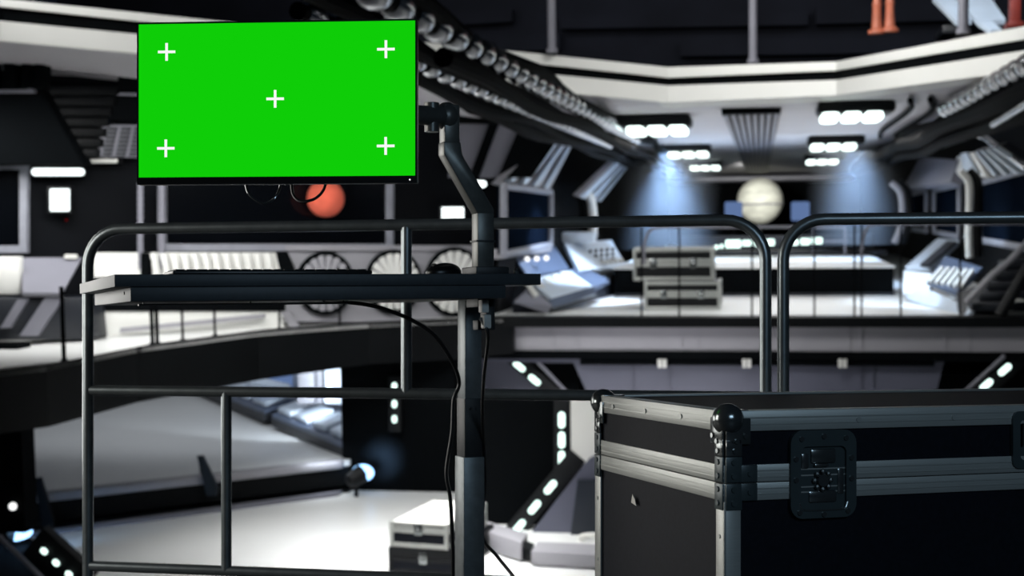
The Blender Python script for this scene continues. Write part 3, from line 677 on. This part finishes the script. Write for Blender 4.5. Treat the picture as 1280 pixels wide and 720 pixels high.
# ------------------------------------------------------------------ left gallery fittings
def gbox(b, x0, x1, y0, y1, off, d=.08, bev=0.0):
    xm = (x0 + x1) / 2; v0, v1 = gv(x0) - off, gv(x1) - off
    P = [at(x0, y1, v0), at(x1, y1, v1), at(x1, y0, v1), at(x0, y0, v0)]; solid(b, P, FD * d, bev)
def gpoly(b, pts, off, d=.08, bev=0.0): solid(b, [at(x, y, gv(x) - off) for x, y in pts], FD * d, bev)
def gwin(name, x0, x1, y0, y1, t):
    o = struct(name, M['glassdark'], lambda b: gbox(b, x0 + t, x1 - t, y0 + t, y1 - t, .03, .05))
    f = part('window_frame', M['frame'], o, lambda b: (gbox(b, x0, x1, y0, y0 + t, .08, .08), gbox(b, x0, x1, y1 - t, y1, .08, .08), gbox(b, x0, x0 + t, y0 + t, y1 - t, .08, .08), gbox(b, x1 - t, x1, y0 + t, y1 - t, .08, .08)))
    return o
gwin('window_1', 197, 491, 216, 314, 9); gwin('window_2', -70, 33, 203, 316, 9)
# red planet model in front of the dark window
pm = at(407, 248, gv(407) - .28)
pr = thing('red_planet', pm, 'orange-red planet globe in the dark window below the monitor', 'planet')
part('globe', M['mars'], pr, lambda b: ball(b, pm, 24 / FP * gv(407), seg=40)); part('stand', M['black'], pr, lambda b: tube(b, [pm, pm + FD * .25], .04, 10))
def tlamp(x0, x1, y, r, off, label, m='tube'):
    p0, p1 = at(x0, y, gv(x0) - off), at(x1, y, gv(x1) - off); l = thing('tube_lamp', (p0 + p1) / 2, label, 'lamp', 'white lamps on the gallery wall')
    part('tube', M[m], l, lambda b: (tube(b, [p0, p1], r, 14), ball(b, p0, r, seg=14), ball(b, p1, r, seg=14))); part('bracket', M['black'], l, lambda b: solid(b, [p0 - UP * r + FD * r, p1 - UP * r + FD * r, p1 + UP * r + FD * r, p0 + UP * r + FD * r], FD * (off - r)))
tlamp(44, 101, 215, .045, .2, 'long white tube lamp on the dark wall, left of the monitor')
tlamp(113, 145, 201, .028, .2, 'short dim tube lamp beside the monitor, right of the long one', 'white')
tlamp(588, 604, 230, .05, .2, 'small white lamp just right of the bent arm')
def plamp(x0, x1, y0, y1, label, m='tube'):
    l = thing('panel_lamp', at((x0 + x1) / 2, y1, gv(x0) - .15), label, 'lamp', 'white lamps on the gallery wall')
    part('light_panel', M[m], l, lambda b: gbox(b, x0, x1, y0, y1, .16, .05, .01)); part('surround', M['black'], l, lambda b: gbox(b, x0 - 3, x1 + 3, y0 - 3, y1 + 3, .12, .1, .01))
plamp(62, 85, 236, 264, 'small upright white light panel on the dark wall at left'); plamp(552, 579, 259, 274, 'small white light panel behind the bent arm')
solo('red_indicator', M['redled'], 'tiny red indicator light below the white wall panel at left', 'indicator', lambda b: (ball(b, at(83, 275, gv(83) - .1), .016, seg=10), tube(b, [at(83, 275, gv(83) - .1), at(83, 275, gv(83))], .015, 10)))
# vertical conduits
for x0, x1, nm in ((171, 180, 'left'), (198, 207, 'right')):
    solo('wall_conduit', M['panel'], 'grey ribbed conduit on the gallery wall below the monitor, ' + nm + ' of two', 'conduit', lambda b: (tube(b, [at((x0 + x1) / 2, y, gv(x0) - .2) for y in range(228, 338, 4)], [.035 + .008 * (k % 2) for k in range(28)], 12)), 'conduits on the gallery wall')
# dark overhead cladding of the gallery
oc = thing('overhead_cladding', at(60, 180, gv(60) - .3), 'dark angular cladding on the wall left of the monitor', 'cladding')
part('black_panel', M['soot'], oc, lambda b: gpoly(b, [(-100, 206), (104, 206), (48, 108), (-100, 108)], .5, .3, .02)); part('louvre_panel', M['beam'], oc, lambda b: [gpoly(b, [(52 + k * 9, 108 + k * 13 + 11), (146 - k * 4, 108 + k * 13 + 11), (147 - k * 4, 108 + k * 13), (49 + k * 9, 108 + k * 13)], .35, .2, .01) for k in range(7)]); part('grey_edge', M['panel'], oc, lambda b: (gbox(b, -100, 42, 112, 116, .55, .1), gpoly(b, [(36, 114), (41, 114), (30, 96), (26, 96)], .55, .08)))
part('serration', M['soot'], oc, lambda b: [gbox(b, x, x + 12, 80, 110, .6, .2, .01) for x in (-20, 4, 26, 42)])
part('side_panel', M['soot'], oc, lambda b: gpoly(b, [(130, 150), (180, 152), (180, 92), (150, 90)], .3, .15, .01)); part('side_trim', M['panel'], oc, lambda b: gpoly(b, [(146, 119), (176, 120), (176, 117), (150, 116)], .34, .04))
kg = thing('key_panel', at(145, 194, gv(145) - .3), 'slanted grey key panel on the wall left of the monitor', 'panel')
part('backing', M['panel'], kg, lambda b: gpoly(b, [(121, 196), (175, 197), (180, 156), (128, 156)], .3, .08, .01))
def kgk(b):
    for r in range(7):
        for c_ in range(3):
            x = 123 + c_ * 17 + (6 - r) * 1.1; y = 159 + r * 5.3; gpoly(b, [(x + 4, y + 4), (x + 15, y + 4), (x + 16, y), (x + 5, y)], .34, .04)
part('keys', M['consoledark'], kg, kgk)
ho = thing('overhead_hood', at(575, 150, gv(575) - .4), 'dark hood under the ceiling right of the monitor arm', 'hood')
part('shell', M['beam'], ho, lambda b: (gpoly(b, [(470, 150), (628, 152), (636, 138), (560, 118), (470, 112)], .5, .5, .03),)); part('flange', M['soot'], ho, lambda b: gpoly(b, [(545, 153), (630, 155), (636, 146), (545, 144)], .6, .2, .01))
dg = thing('diagonal_panel', at(600, 215, gv(600) - .2), 'grey diagonal wall panel with dark stripe right of the monitor arm', 'panel')
part('board', M['panel'], dg, lambda b: gpoly(b, [(560, 222), (655, 222), (700, 150), (565, 150)], .1, .08)); part('stripe', M['soot'], dg, lambda b: (gpoly(b, [(586, 222), (598, 222), (624, 152), (612, 152)], .16, .05), gpoly(b, [(622, 222), (664, 222), (712, 152), (652, 152)], .16, .05)))
# white wall panels behind the desk, slats and fans
wp = thing('slatted_panel', at(240, 424, gv(240) - .3), 'bright white slatted wall panel behind the left end of the desk', 'panel')
part('backing', M['hallwhite'], wp, lambda b: (gbox(b, 117, 356, 316, 348, .25, .12), gbox(b, 112, 354, 388, 424, .25, .12)))
for k in range(13):
    x = 190 + k * 13; part('slat', M['hallwhite'], wp, lambda b: gpoly(b, [(x + 3, 347), (x + 10, 347), (x + 4, 317), (x - 3, 317)], .32, .08, .008))
part('dark_gap', M['soot'], wp, lambda b: (gpoly(b, [(176, 348), (187, 348), (187, 316), (176, 316)], .3, .05), gpoly(b, [(112, 380), (132, 424), (112, 424)], .3, .05), gbox(b, 105, 354, 347, 389, .27, .12), gpoly(b, [(352, 346), (372, 346), (358, 314), (344, 314)], .34, .05)))
part('support_strut', M['hallgrey'], wp, lambda b: (gpoly(b, [(150, 416), (330, 398), (330, 392), (150, 410)], .36, .06), gpoly(b, [(372, 424), (384, 424), (362, 390), (350, 390)], .36, .06)))
fp_ = struct('wall_fans', M['hallgrey'], lambda b: (gbox(b, 356, 612, 312, 402, .2, .15), gbox(b, 356, 612, 307, 313, .26, .2)))
for i, (x, y, r, nm) in enumerate(((405, 354, 37, 'left, greyest of the three'), (490, 352, 37, 'middle of the three'), (566, 352, 40, 'right of the three, behind the mouse'))):
    v = gv(x) - .22; c = at(x, y, v); R_ = r / FP * v * 1.04
    tx = (at(x + 20, y, gv(x + 20)) - at(x - 20, y, gv(x - 20))); tx -= UP * tx.dot(UP); tx.normalize()
    nb = UP.cross(tx).normalized(); nb = nb if nb.dot(FD) > 0 else -nb
    c = c - nb * .02
    fn = thing('wall_fan', c, 'round white radial wall vent behind the desk, ' + nm, 'vent', 'round vents on the gallery wall')
    part('rim', M['soot'], fn, lambda b: tube(b, [c - nb * .02 + (tx * math.cos(a * math.pi / 18) + UP * math.sin(a * math.pi / 18)) * R_ for a in range(37)], .035, 10))
    part('hub_disc', M['panel'], fn, lambda b: tube(b, [c, c + nb * .03], R_ * .98, 36))
    for k in range(18):
        a = 2 * math.pi * k / 18
        def bl(b):
            d1 = tx * math.cos(a) + UP * math.sin(a); n1 = -tx * math.sin(a) + UP * math.cos(a)
            solid(b, [c - nb * .05 + d1 * R_ * .2 - n1 * .02, c - nb * .05 + d1 * R_ * .92 - n1 * R_ * .12, c - nb * .05 + d1 * R_ * .97, c - nb * .05 + d1 * R_ * .92 + n1 * R_ * .12, c - nb * .05 + d1 * R_ * .2 + n1 * .02], nb * .04, .006)
        part('blade', M['hallwhite'] if i else M['hallgrey'], fn, bl)
# console at far left on the gallery
lc = thing('gallery_console', at(60, 430, gv(60) - .7), 'grey slanted console with white screen at the left edge', 'console')
part('white_screen', M['hallwhite'], lc, lambda b: gbox(b, -60, 24, 321, 368, .6, .1, .01)); part('slanted_top', M['panel'], lc, lambda b: plate(b, [(28, 366, gv(28) - .8), (78, 366, gv(78) - .8), (102, 322, gv(102) - .35), (28, 322, gv(28) - .35)], .06))
part('body', M['consoledark'], lc, lambda b: (gpoly(b, [(-60, 425), (112, 425), (106, 372), (-60, 372)], .7, .5, .02),)); part('slanted_leg', M['panel'], lc, lambda b: (gpoly(b, [(24, 420), (46, 420), (78, 372), (56, 372)], .74, .06), gpoly(b, [(0, 410), (12, 410), (34, 374), (22, 374)], .74, .06))); part('lamp_strip', M['white'], lc, lambda b: gbox(b, 80, 95, 318, 324, .42, .05, .01))
# thin railing of the gallery
for i, (x, nm) in enumerate(((26, 'at the far left by the console'), (153, 'behind the tabletop left end, left of a close pair'), (160, 'behind the tabletop left end, right of a close pair'), (196, 'behind the left part of the tabletop'), (241, 'behind the slatted panel, middle'), (330, 'near the right end of the slatted panel'), (412, 'before the left fan'))):
    vv_ = cols([(-120, 0, 12.7), (0, 0, 13.5), (130, 0, 15.4), (300, 0, 17.6), (450, 0, 18.9)], x)[-1] + .15
    bt = hw((x - 950) / FP * vv_, vv_, WD)
    q = thing('gallery_post', bt, 'thin dark gallery railing post ' + nm, 'post', 'thin posts on the gallery edge')
    hh = .78 if x != 153 else 1.0
    part('shaft', M['pipedark'], q, lambda b: tube(b, [bt, bt + UP * hh], .016 if x > 170 else .024, 8)); part('foot', M['pipedark'], q, lambda b: tube(b, [bt, bt + UP * .02], .04, 10))
# ------------------------------------------------------------------ right hand end of the hall
US = 3.62
def lw(px, py, u=-US):  # point on a side wall plane u = const
    d = ray(px, py); return EYE + d * (u / d.dot(RT))
struct('wall_hall_left', M['darkwall'], lambda b: box(b, -US - .5, -US - .2, 20.9, 62, WD, WC, 0, mxH))
struct('wall_hall_right', M['darkwall'], lambda b: box(b, US + .5, US + .8, 19.5, 62, WD, WC, 0, mxH))
struct('wall_back', M['soot'], lambda b: box(b, -4.5, 4.5, 61.5, 62, WD, WC, 0, mxH))
struct('trim_13', M['panel'], lambda b: box(b, -3.5, 3.5, 55, 61, WC - .28, WC - .12, .02, mxH))
def side_panel(bm, pts, u, th):
    P = [lw(x, y, u) for x, y in pts]; solid(bm, P, RT * (th if u > 0 else -th))
def side_window(name, pts, u, t=4):
    g = struct(name, M['glass'], lambda b: side_panel(b, pts, u, .06))
    P = [lw(x, y, u) - RT * (.03 if u > 0 else -.03) for x, y in pts]
    part('window_frame', M['frame'], g, lambda b: [tube(b, [P[k], P[(k + 1) % 4]], .055, 8) for k in range(4)])
side_window('window_3', [(627, 318), (686, 306), (686, 240), (627, 232)], -US)
side_window('window_4', [(1228, 300), (1330, 318), (1330, 200), (1228, 228)], US)
side_window('window_5', [(1170, 290), (1202, 296), (1202, 230), (1170, 238)], US)
side_window('window_6', [(1140, 286), (1160, 289), (1160, 238), (1140, 243)], US)
def striped(name, quad, label, n, m='hallgrey'):
    r = thing(name, at(*quad[0]), label, 'panel', 'slanted ceiling panels')
    part('board', M[m], r, lambda b: plate(b, quad, .1))
    P = [at(*p) for p in quad]; nrm = (P[1] - P[0]).cross(P[2] - P[0]).normalized()
    if nrm.dot(P[0] - EYE) > 0: nrm = -nrm
    for k in range(n):
        t0, t1 = (k + .2) / n, (k + .55) / n
        part('rib', M['console'], r, lambda b: solid(b, [P[0].lerp(P[1], t0), P[0].lerp(P[1], t1), P[3].lerp(P[2], t1), P[3].lerp(P[2], t0)], nrm * .05))
striped('slanted_panel', [(622, 232, 20.6), (686, 240, 24.8), (716, 180, 26), (686, 166, 21.6)], 'ribbed grey slanted panel above the left hall window', 4)
striped('slanted_panel', [(722, 246, 27.0), (752, 252, 31.0), (784, 210, 33), (768, 202, 28)], 'small ribbed slanted panel farther along the left hall wall', 3)
striped('slanted_panel', [(1236, 222, 21.5), (1190, 214, 26), (1196, 196, 26), (1216, 190, 22)], 'pale slanted panel above the right hall struts', 1, 'hallwhite')
striped('slanted_panel', [(1300, 214, 16.5), (1240, 218, 20.5), (1220, 188, 21), (1250, 182, 16.9)], 'dark ribbed slanted panel above the big right window', 4, 'consoledark')
solo('chrome_bar', M['pipe'], 'chrome slanting bar above the big right hall window', 'bar', lambda b: (tube(b, [at(1226, 168, 19.5), at(1284, 212, 16.0)], .04, 10), ball(b, at(1226, 168, 19.5), .06, seg=12)))
solo('wall_cowl', M['panel'], 'dark grey cowl under the pipes on the right hall wall', 'cowl', lambda b: plate(b, [(1128, 236, 33), (1188, 228, 25.5), (1196, 200, 25.5), (1150, 196, 33)], .2))
def strut2(path, r, label, m='hallwhite'):
    P = [at(*p) for p in path]; o = thing('wall_strut', P[-1], label, 'strut', 'curved struts along the hall walls')
    part('bright_edge', M[m], o, lambda b: tube(b, spline(P, 6), r, 10)); part('dark_web', M['black'], o, lambda b: tube(b, spline([p + RT * (.12 if p.dot(RT) > 0 else -.12) + FD * .1 for p in P], 6), r * 1.5, 10))  # pale tube backed by a thicker black one
strut2([(1200, 214, 21.8), (1211, 228, 21.8), (1212, 260, 21.8), (1211, 290, 21.8), (1212, 322, 21.8)], .055, 'white curved strut beside the big right hall window')
strut2([(1114, 228, 30), (1125, 240, 30), (1128, 262, 30), (1126, 284, 30), (1118, 304, 30)], .07, 'pale curved strut on the right hall wall, farther one', 'hallgrey')
strut2([(728, 238, 28), (738, 248, 28), (741, 270, 28), (741, 296, 28)], .09, 'white strut rising from the left hall console')
# left hall console
lk = thing('control_console', at(690, 385, 21.5), 'blue-white control console with keyboards at the left of the hall', 'console')
part('keyboard', M['console'], lk, lambda b: plate(b, [(690, 373, 20.9), (741, 358, 22.4), (712, 338, 23.6), (660, 350, 22.0)], .06)); part('upper_deck', M['console'], lk, lambda b: plate(b, [(724, 338, 23.8), (784, 334, 26.5), (764, 300, 28), (706, 304, 25)], .06))
part('back_shelf', M['consoleblue'], lk, lambda b: plate(b, [(660, 346, 22.3), (712, 336, 24), (690, 302, 25.2), (636, 310, 22.8)], .06)); part('edge', M['consoleblue'], lk, lambda b: (plate(b, [(688, 384, 20.8), (746, 366, 22.3), (742, 358, 22.35), (690, 373, 20.85)], .08), plate(b, [(742, 360, 22.4), (762, 350, 23.4), (724, 330, 25), (712, 338, 23.7)], .06)))
part('plinth', M['consoledark'], lk, lambda b: (plate(b, [(640, 392, 20.9), (690, 392, 20.9), (690, 378, 20.9), (646, 352, 22.3)], .3), plate(b, [(690, 392, 21), (790, 372, 27), (786, 336, 27), (690, 376, 21)], .3))); part('side_plate', M['panel'], lk, lambda b: plate(b, [(642, 378, 20.6), (684, 392, 20.6), (690, 382, 20.6), (662, 358, 21.6)], .05))
for k in range(3): part('knob_light', M['dot'], lk, lambda b: ball(b, at(659 + k * 12, 324 - k * .7, 23.0), .045, seg=12))
for k in range(5):
    part('key_row', M['white'], lk, lambda b: plate(b, [(668 + k * 11, 368 - k * 4 + 2, 20.95 + k * .4), (674 + k * 11, 366 - k * 4 + 2, 21.1 + k * .4), (668 + k * 11 - 6, 352 - k * 3.4, 21.6 + k * .4), (662 + k * 11 - 6, 353 - k * 3.4, 21.5 + k * .4)], .03))
part('button_bank', M['consoledark'], lk, lambda b: [ball(b, at(738 + (k % 5) * 7, 314 + (k // 5) * 6 - (k % 5) * .6, 25.6), .035, seg=8) for k in range(15)])
part('key_cap', M['white'], lk, lambda b: [ball(b, at(752 + k * 6, 328 - k * .6, 25.4), .05, seg=8) for k in range(5)])
solo('console_block', M['console'], 'blue-white block on the left hall console by the strut', 'block', lambda b: pbox(b, 702, 742, 290, 304, 25.4, .5, .03))
solo('console_shelf', M['hallgrey'], 'grey shelf below the left hall window', 'shelf', lambda b: plate(b, [(626, 324, 20.6), (690, 314, 24.6), (690, 304, 24.6), (626, 312, 20.6)], .2))
# right hall console
rk = thing('control_console', at(1160, 380, 22), 'blue-white control console with slanting keys at the right of the hall', 'console')
part('top_panel', M['console'], rk, lambda b: plate(b, [(1132, 333, 24.2), (1162, 334, 23.8), (1202, 300, 26), (1172, 298, 26.6)], .06)); part('front_panel', M['console'], rk, lambda b: plate(b, [(1128, 366, 23.4), (1160, 372, 22.2), (1166, 342, 23.4), (1130, 338, 24)], .06))
part('dark_stripe', M['consoledark'], rk, lambda b: plate(b, [(1150, 330, 23.95), (1160, 331, 23.75), (1196, 302, 25.6), (1184, 301, 26.0)], .04)); part('key_bed', M['consoleblue'], rk, lambda b: plate(b, [(1158, 352, 22.6), (1196, 366, 21.4), (1228, 334, 22.6), (1182, 320, 24)], .06))
for k in range(6): part('key_bar', M['white'], rk, lambda b: plate(b, [(1160 + k * 7.5, 350 + k * 1.6, 22.4 - k * .16), (1164 + k * 7.5, 351 + k * 1.6, 22.3 - k * .16), (1180 + k * 7.5, 333 + k * .6, 23.0 - k * .16), (1176 + k * 7.5, 332.4 + k * .6, 23.1 - k * .16)], .04))
part('skirt', M['console'], rk, lambda b: plate(b, [(1132, 372, 23.2), (1208, 396, 20.4), (1216, 386, 20.5), (1150, 358, 22.6)], .06)); part('plinth', M['consoledark'], rk, lambda b: (plate(b, [(1200, 396, 20.5), (1340, 396, 20.5), (1300, 330, 21.3), (1196, 366, 21.2)], .4),))
st = thing('operator_seat', at(1255, 394, 20.4), 'dark operator seat with grey tubes at the right end of the deck', 'seat')
part('shell', M['consoledark'], st, lambda b: [pbox(b, 1214 + k * 10, 1300 + k * 4, 378 - k * 13, 389 - k * 13, 20.35 + k * .25, .5, .03) for k in range(5)]); part('side_tube', M['hallgrey'], st, lambda b: (tube(b, spline([at(1208, 378, 20.15), at(1240, 344, 20.15), at(1262, 326, 20.15), at(1290, 296, 20.15)], 5), .045, 10),)); part('leg', M['black'], st, lambda b: tube(b, [at(1250, 394, 20.1), at(1290, 326, 20.1)], .08, 10))
solo('floor_lamp_pad', M['white'], 'white rounded pad on the deck at the far right edge', 'pad', lambda b: (ball(b, at(1272, 386, 20.6), .2, .12, .14, mx=HALL), ball(b, at(1272, 392, 20.6), .14, .1, .06, mx=HALL)))
# stage
vS = 25.0; wS = -73 / FP * vS
stg = thing('stage_block', hw(.2, vS, WD), 'long black stage block with a white top across the hall', 'stage')
us0, us1 = (770 - 950) / FP * vS, (1110 - 950) / FP * vS
part('body', M['soot'], stg, lambda b: box(b, us0, us1, vS, 31, WD, wS - .02, 0, mxH)); part('white_top', M['hallfloor'], stg, lambda b: box(b, us0 - .02, us1 + .02, vS - .02, 31, wS - .02, wS + .01, .004, mxH)); part('step_edge', M['consoledark'], stg, lambda b: box(b, us0, us1, vS - .05, vS, WD, WD + .05, 0, mxH))
# far counter with glowing buttons
fcx = thing('far_counter', hw(.1, 33, wS), 'dark far counter with rows of glowing white buttons', 'counter')
part('body', M['consoledark'], fcx, lambda b: pbox(b, 830, 1110, 312, 322, 30.8, .2, .02)); part('shelf', M['blueblack'], fcx, lambda b: (pbox(b, 846, 1092, 293, 313, 30.95, .3, .02)))
for (x0, x1, y, h) in ((893, 898, 309, 5), (900, 904, 308, 5), (907, 926, 305, 10), (928, 942, 304, 7), (944, 954, 304, 8), (958, 968, 303, 8), (988, 998, 303, 7), (1001, 1012, 302, 8), (1014, 1028, 301, 8)):
    part('glowing_button', M['led'], fcx, lambda b: pbox(b, x0, x1, y - h / 2, y + h / 2, 30.85, .1, .02))
solo('counter_frame', M['panel'], 'grey open frame on the far counter at right', 'frame', lambda b: (pbox(b, 1016, 1058, 283, 286, 30.5, .1), pbox(b, 1016, 1019, 286, 318, 30.5, .1), pbox(b, 1055, 1058, 286, 318, 30.5, .1), pbox(b, 1030, 1060, 300, 303, 30.5, .1)))
mp = at(950, 251, 52); Rm = 28 / FP * 52
mo = thing('pale_planet', mp - UP * Rm, 'big pale banded globe at the end of the hall', 'planet')
part('globe', M['moon'], mo, lambda b: ball(b, mp, Rm, seg=48, mx=HALL)); part('band', M['hallgrey'], mo, lambda b: tube(b, [mp + UP * -.12 + (RT * math.cos(k * math.pi / 24) + FD * math.sin(k * math.pi / 24)) * Rm for k in range(49)], .035, 8))
part('stand', M['black'], mo, lambda b: tube(b, [mp - UP * Rm * .9, hw(0, 52, WD)], .12, 12))
for x0, x1, nm in ((906, 928, 'left of the pale globe'), (989, 1012, 'right of the pale globe')):
    o_ = thing('far_display', at((x0 + x1) / 2, 275, 45), 'small blue far display ' + nm, 'display', 'blue displays at the hall end')
    part('panel', M['bluescreen'], o_, lambda b: pbox(b, x0, x1, 252, 276, 45, .1, .05)); part('foot', M['black'], o_, lambda b: pbox(b, (x0 + x1) / 2 - 2, (x0 + x1) / 2 + 2, 275, 310, 45.05, .1))
# thin rail on the deck edge
def deckrail(x0, x1, y, posts, label, arc0=True):
    v = 20.12; P = lambda px, py: at(px, py, v)
    r = thing('deck_railing', P((x0 + x1) / 2, 395), label, 'railing', 'thin railings on the deck edge')
    part('top_rail', M['panel'], r, lambda b: tube(b, spline([P(x0, 330), P(x0 + 1, 304), P(x0 + 8, y + 4), P(x0 + 22, y)], 5) + [P(x1, y - .5)], .02, 8))
    for p in posts: part('post', M['pipedark'], r, lambda b: tube(b, [P(p, 396), P(p, y)], .014, 8))
deckrail(805, 1000, 284, (802, 849, 940), 'thin rail along the deck edge in front of the stacked cases'); deckrail(1077, 1310, 280, (1018, 1068, 1077, 1126, 1200), 'thin rail along the deck edge at the right')
# ================================================================== haze, light, camera
def haze(name, px0, px1, y0, y1, v, label, dens):
    bm = B(); a = at((px0 + px1) / 2, y0, v); c = at((px0 + px1) / 2, y1, v); r = (px1 - px0) / 2 / FP * v
    tube(bm, [a, c], [r, r], 28)
    m = bpy.data.materials.new(name + '_volume'); m.use_nodes = True; nt = m.node_tree; nt.nodes.clear()
    out = nt.nodes.new('ShaderNodeOutputMaterial'); vs = nt.nodes.new('ShaderNodeVolumeScatter')
    vs.inputs['Color'].default_value = (.72, .84, 1, 1); vs.inputs['Anisotropy'].default_value = 0
    tc = nt.nodes.new('ShaderNodeTexCoord'); mp_ = nt.nodes.new('ShaderNodeMapping'); mp_.inputs['Scale'].default_value = (1 / r, 1 / r, 0)
    ln = nt.nodes.new('ShaderNodeVectorMath'); ln.operation = 'LENGTH'
    mr = nt.nodes.new('ShaderNodeMapRange'); mr.interpolation_type = 'SMOOTHSTEP'
    for k_, v_ in (('From Min', 1.0), ('From Max', .1), ('To Min', 0.0), ('To Max', dens)): mr.inputs[k_].default_value = v_
    L = nt.links.new; L(tc.outputs['Object'], mp_.inputs['Vector']); L(mp_.outputs[0], ln.inputs[0]); L(ln.outputs['Value'], mr.inputs['Value']); L(mr.outputs[0], vs.inputs['Density'])
    nt.links.new(vs.outputs[0], out.inputs['Volume'])
    return tag(mk(name, bm, m), label, 'haze', 'blue haze under the ceiling lamps', 'stuff')
haze('haze', 765, 905, 182, 312, 28.5, 'blue haze column under the left ceiling lamps', .22)
haze('haze', 1005, 1135, 182, 306, 28.5, 'blue haze column under the right ceiling lamps', .22)
def area(name, loc, tgt, sx, sy, e, col=(1, 1, 1), spread=180):
    l = bpy.data.lights.new(name, 'AREA'); l.shape = 'RECTANGLE'; l.size = sx; l.size_y = sy; l.energy = e; l.color = col; l.spread = math.radians(spread)
    o = bpy.data.objects.new(name, l); C.objects.link(o); o.location = loc
    o.rotation_euler = (V(tgt) - V(loc)).to_track_quat('-Z', 'Y').to_euler(); return o
def spot(name, loc, tgt, ang, e, col=(1, 1, 1), blend=.4, r=.2):
    l = bpy.data.lights.new(name, 'SPOT'); l.spot_size = math.radians(ang); l.spot_blend = blend; l.energy = e; l.color = col; l.shadow_soft_size = r
    o = bpy.data.objects.new(name, l); C.objects.link(o); o.location = loc
    o.rotation_euler = (V(tgt) - V(loc)).to_track_quat('-Z', 'Y').to_euler(); return o
# hall: ceiling lamps over the deck and stage, floor spots, added fills
area('deck_light', hw(.2, 22.6, WC - .25), hw(.2, 22.6, WD), 5, 3, 120, (1, .99, .97))
area('stage_light', hw(.1, 28, WC - .25), hw(.1, 28, WD), 4, 3, 110, (1, .99, .97))
area('deck_bounce', hw(0, 24, WD + .9), hw(0, 24, 5), 6, 8, 34)  # added upward light standing in for bounce off the floor
area('fascia_fill_left', hw(-5.2, 12.4, 3.3), hw(-4.4, 15.0, 1.6), 9, .4, 120, (1, 1, .98), 150)  # this and the next two: unseen strips added to brighten the balcony fascia
area('fascia_fill', hw(-.1, 15.4, 3.2), hw(-.1, 17.7, 1.6), 3, .4, 42, (1, 1, .98), 150)
area('fascia_fill_right', hw(-.6, 13.2, 3.3), hw(1.8, 15.4, 1.6), 2.5, .4, 74, (1, 1, .98), 120)
area('balcony_light', hw(0, 19, 4.2), hw(0, 23, 2.4), 12, 1, 130, (.88, .92, 1))  # area light added to lift the dark balcony wall
spot('balcony_console_light', hw(2.2, 15, 3.4), at(1215, 12, 17.4), 50, 190, (.75, .87, 1))  # spot added to brighten the slanted console panels
area('gallery_light', hw(-6.2, 15.0, 1.1), hw(-6.4, 17.2, -1.3), 7, .6, 170, (1, 1, .98), 140)  # area light added at the soffit to brighten slats and floor
area('lower_light', hw(-3.5, 14.4, 0.6), hw(-3.7, 15.9, WL), 1.4, 1.4, 70, (1, 1, .99), 62)  # area light added over the lower floor, no fixture there
area('middle_light', hw(-9.0, 23.6, WD - .35), hw(-9.0, 23.8, WM), 7, 8, 78, (.88, .93, 1))
area('under_deck_light', hw(-1.6, 18.8, -2.9), hw(-1.6, 20.3, -2.0), 3, .4, 26, (.96, .95, 1))
spot('left_console_light', hw(-1.6, 23, WC - .2), at(710, 340, 23.5), 60, 1100, (.62, .78, 1))
spot('right_console_light', hw(1.6, 21.5, WC - .2), at(1165, 345, 23), 60, 480, (.6, .78, 1))
spot('haze_light_left', at(832, 186, 28.5), at(835, 320, 28.5), 84, 2300, (.42, .64, 1), .8, .5)
spot('haze_light_right', at(1070, 186, 28.5), at(1070, 320, 28.5), 84, 800, (.42, .64, 1), .8, .5)
spot('planet_light', hw(-.6, 42, WC - .2), mp, 27, 4500, (1, 1, .94))
spot('floor_spot_left', at(14, 662, 15.4), at(70, 655, 16.5), 90, 160, (.4, .65, 1))
spot('floor_spot_right', at(456, 590, 19.2), at(520, 545, 20.75), 46, 420, (.4, .65, 1), 1.0)
spot('low_console_light', at(404, 476, 20.4), at(335, 512, 23.5), 70, 230, (.8, .9, 1))  # spot added to brighten the key pads, no fixture there
area('ledge_fill', at(408, 566, 19.2), at(404, 588, 19.3), .5, .1, 3, (.85, .93, 1))  # small light added to whiten the ledge end, no fixture there
# platform: a soft lamp at the left and a weak cool fill added behind the viewer
area('key_left', (-3.4, 3.1, 1.3), (.5, 3.3, .75), 1.2, 1.4, 20, (1, .98, .92), 120)
area('key_left_back', (-3.3, 5.9, 1.1), (.3, 3.2, .8), 2.4, 1.9, 30, (1, .985, .94), 130)
area('cool_fill', (1.6, -1.0, 2.3), (.4, 3.2, .6), 1.6, 1.0, 28, (.55, .78, 1))
w = bpy.data.worlds.new('World'); bpy.context.scene.world = w; w.use_nodes = True
w.node_tree.nodes['Background'].inputs[0].default_value = (.25, .38, .6, 1); w.node_tree.nodes['Background'].inputs[1].default_value = .012
cam = bpy.data.cameras.new('camera'); co = bpy.data.objects.new('camera', cam); C.objects.link(co)
co.location = EYE; co.rotation_euler = (math.pi / 2, 0, 0)
cam.sensor_width = 36; cam.lens = FP * 36 / 1280; cam.shift_y = (CY - 360) / 1280; cam.clip_end = 300
cam.dof.use_dof = True; cam.dof.focus_distance = 3.1; cam.dof.aperture_fstop = 4.6
s = bpy.context.scene; s.camera = co
s.view_settings.view_transform = 'Standard'; s.view_settings.look = 'None'; s.view_settings.gamma = 1; s.view_settings.exposure = 0; s.view_settings.use_curve_mapping = False
s.cycles.max_bounces = 6; s.cycles.diffuse_bounces = 3; s.cycles.glossy_bounces = 3; s.cycles.volume_bounces = 0
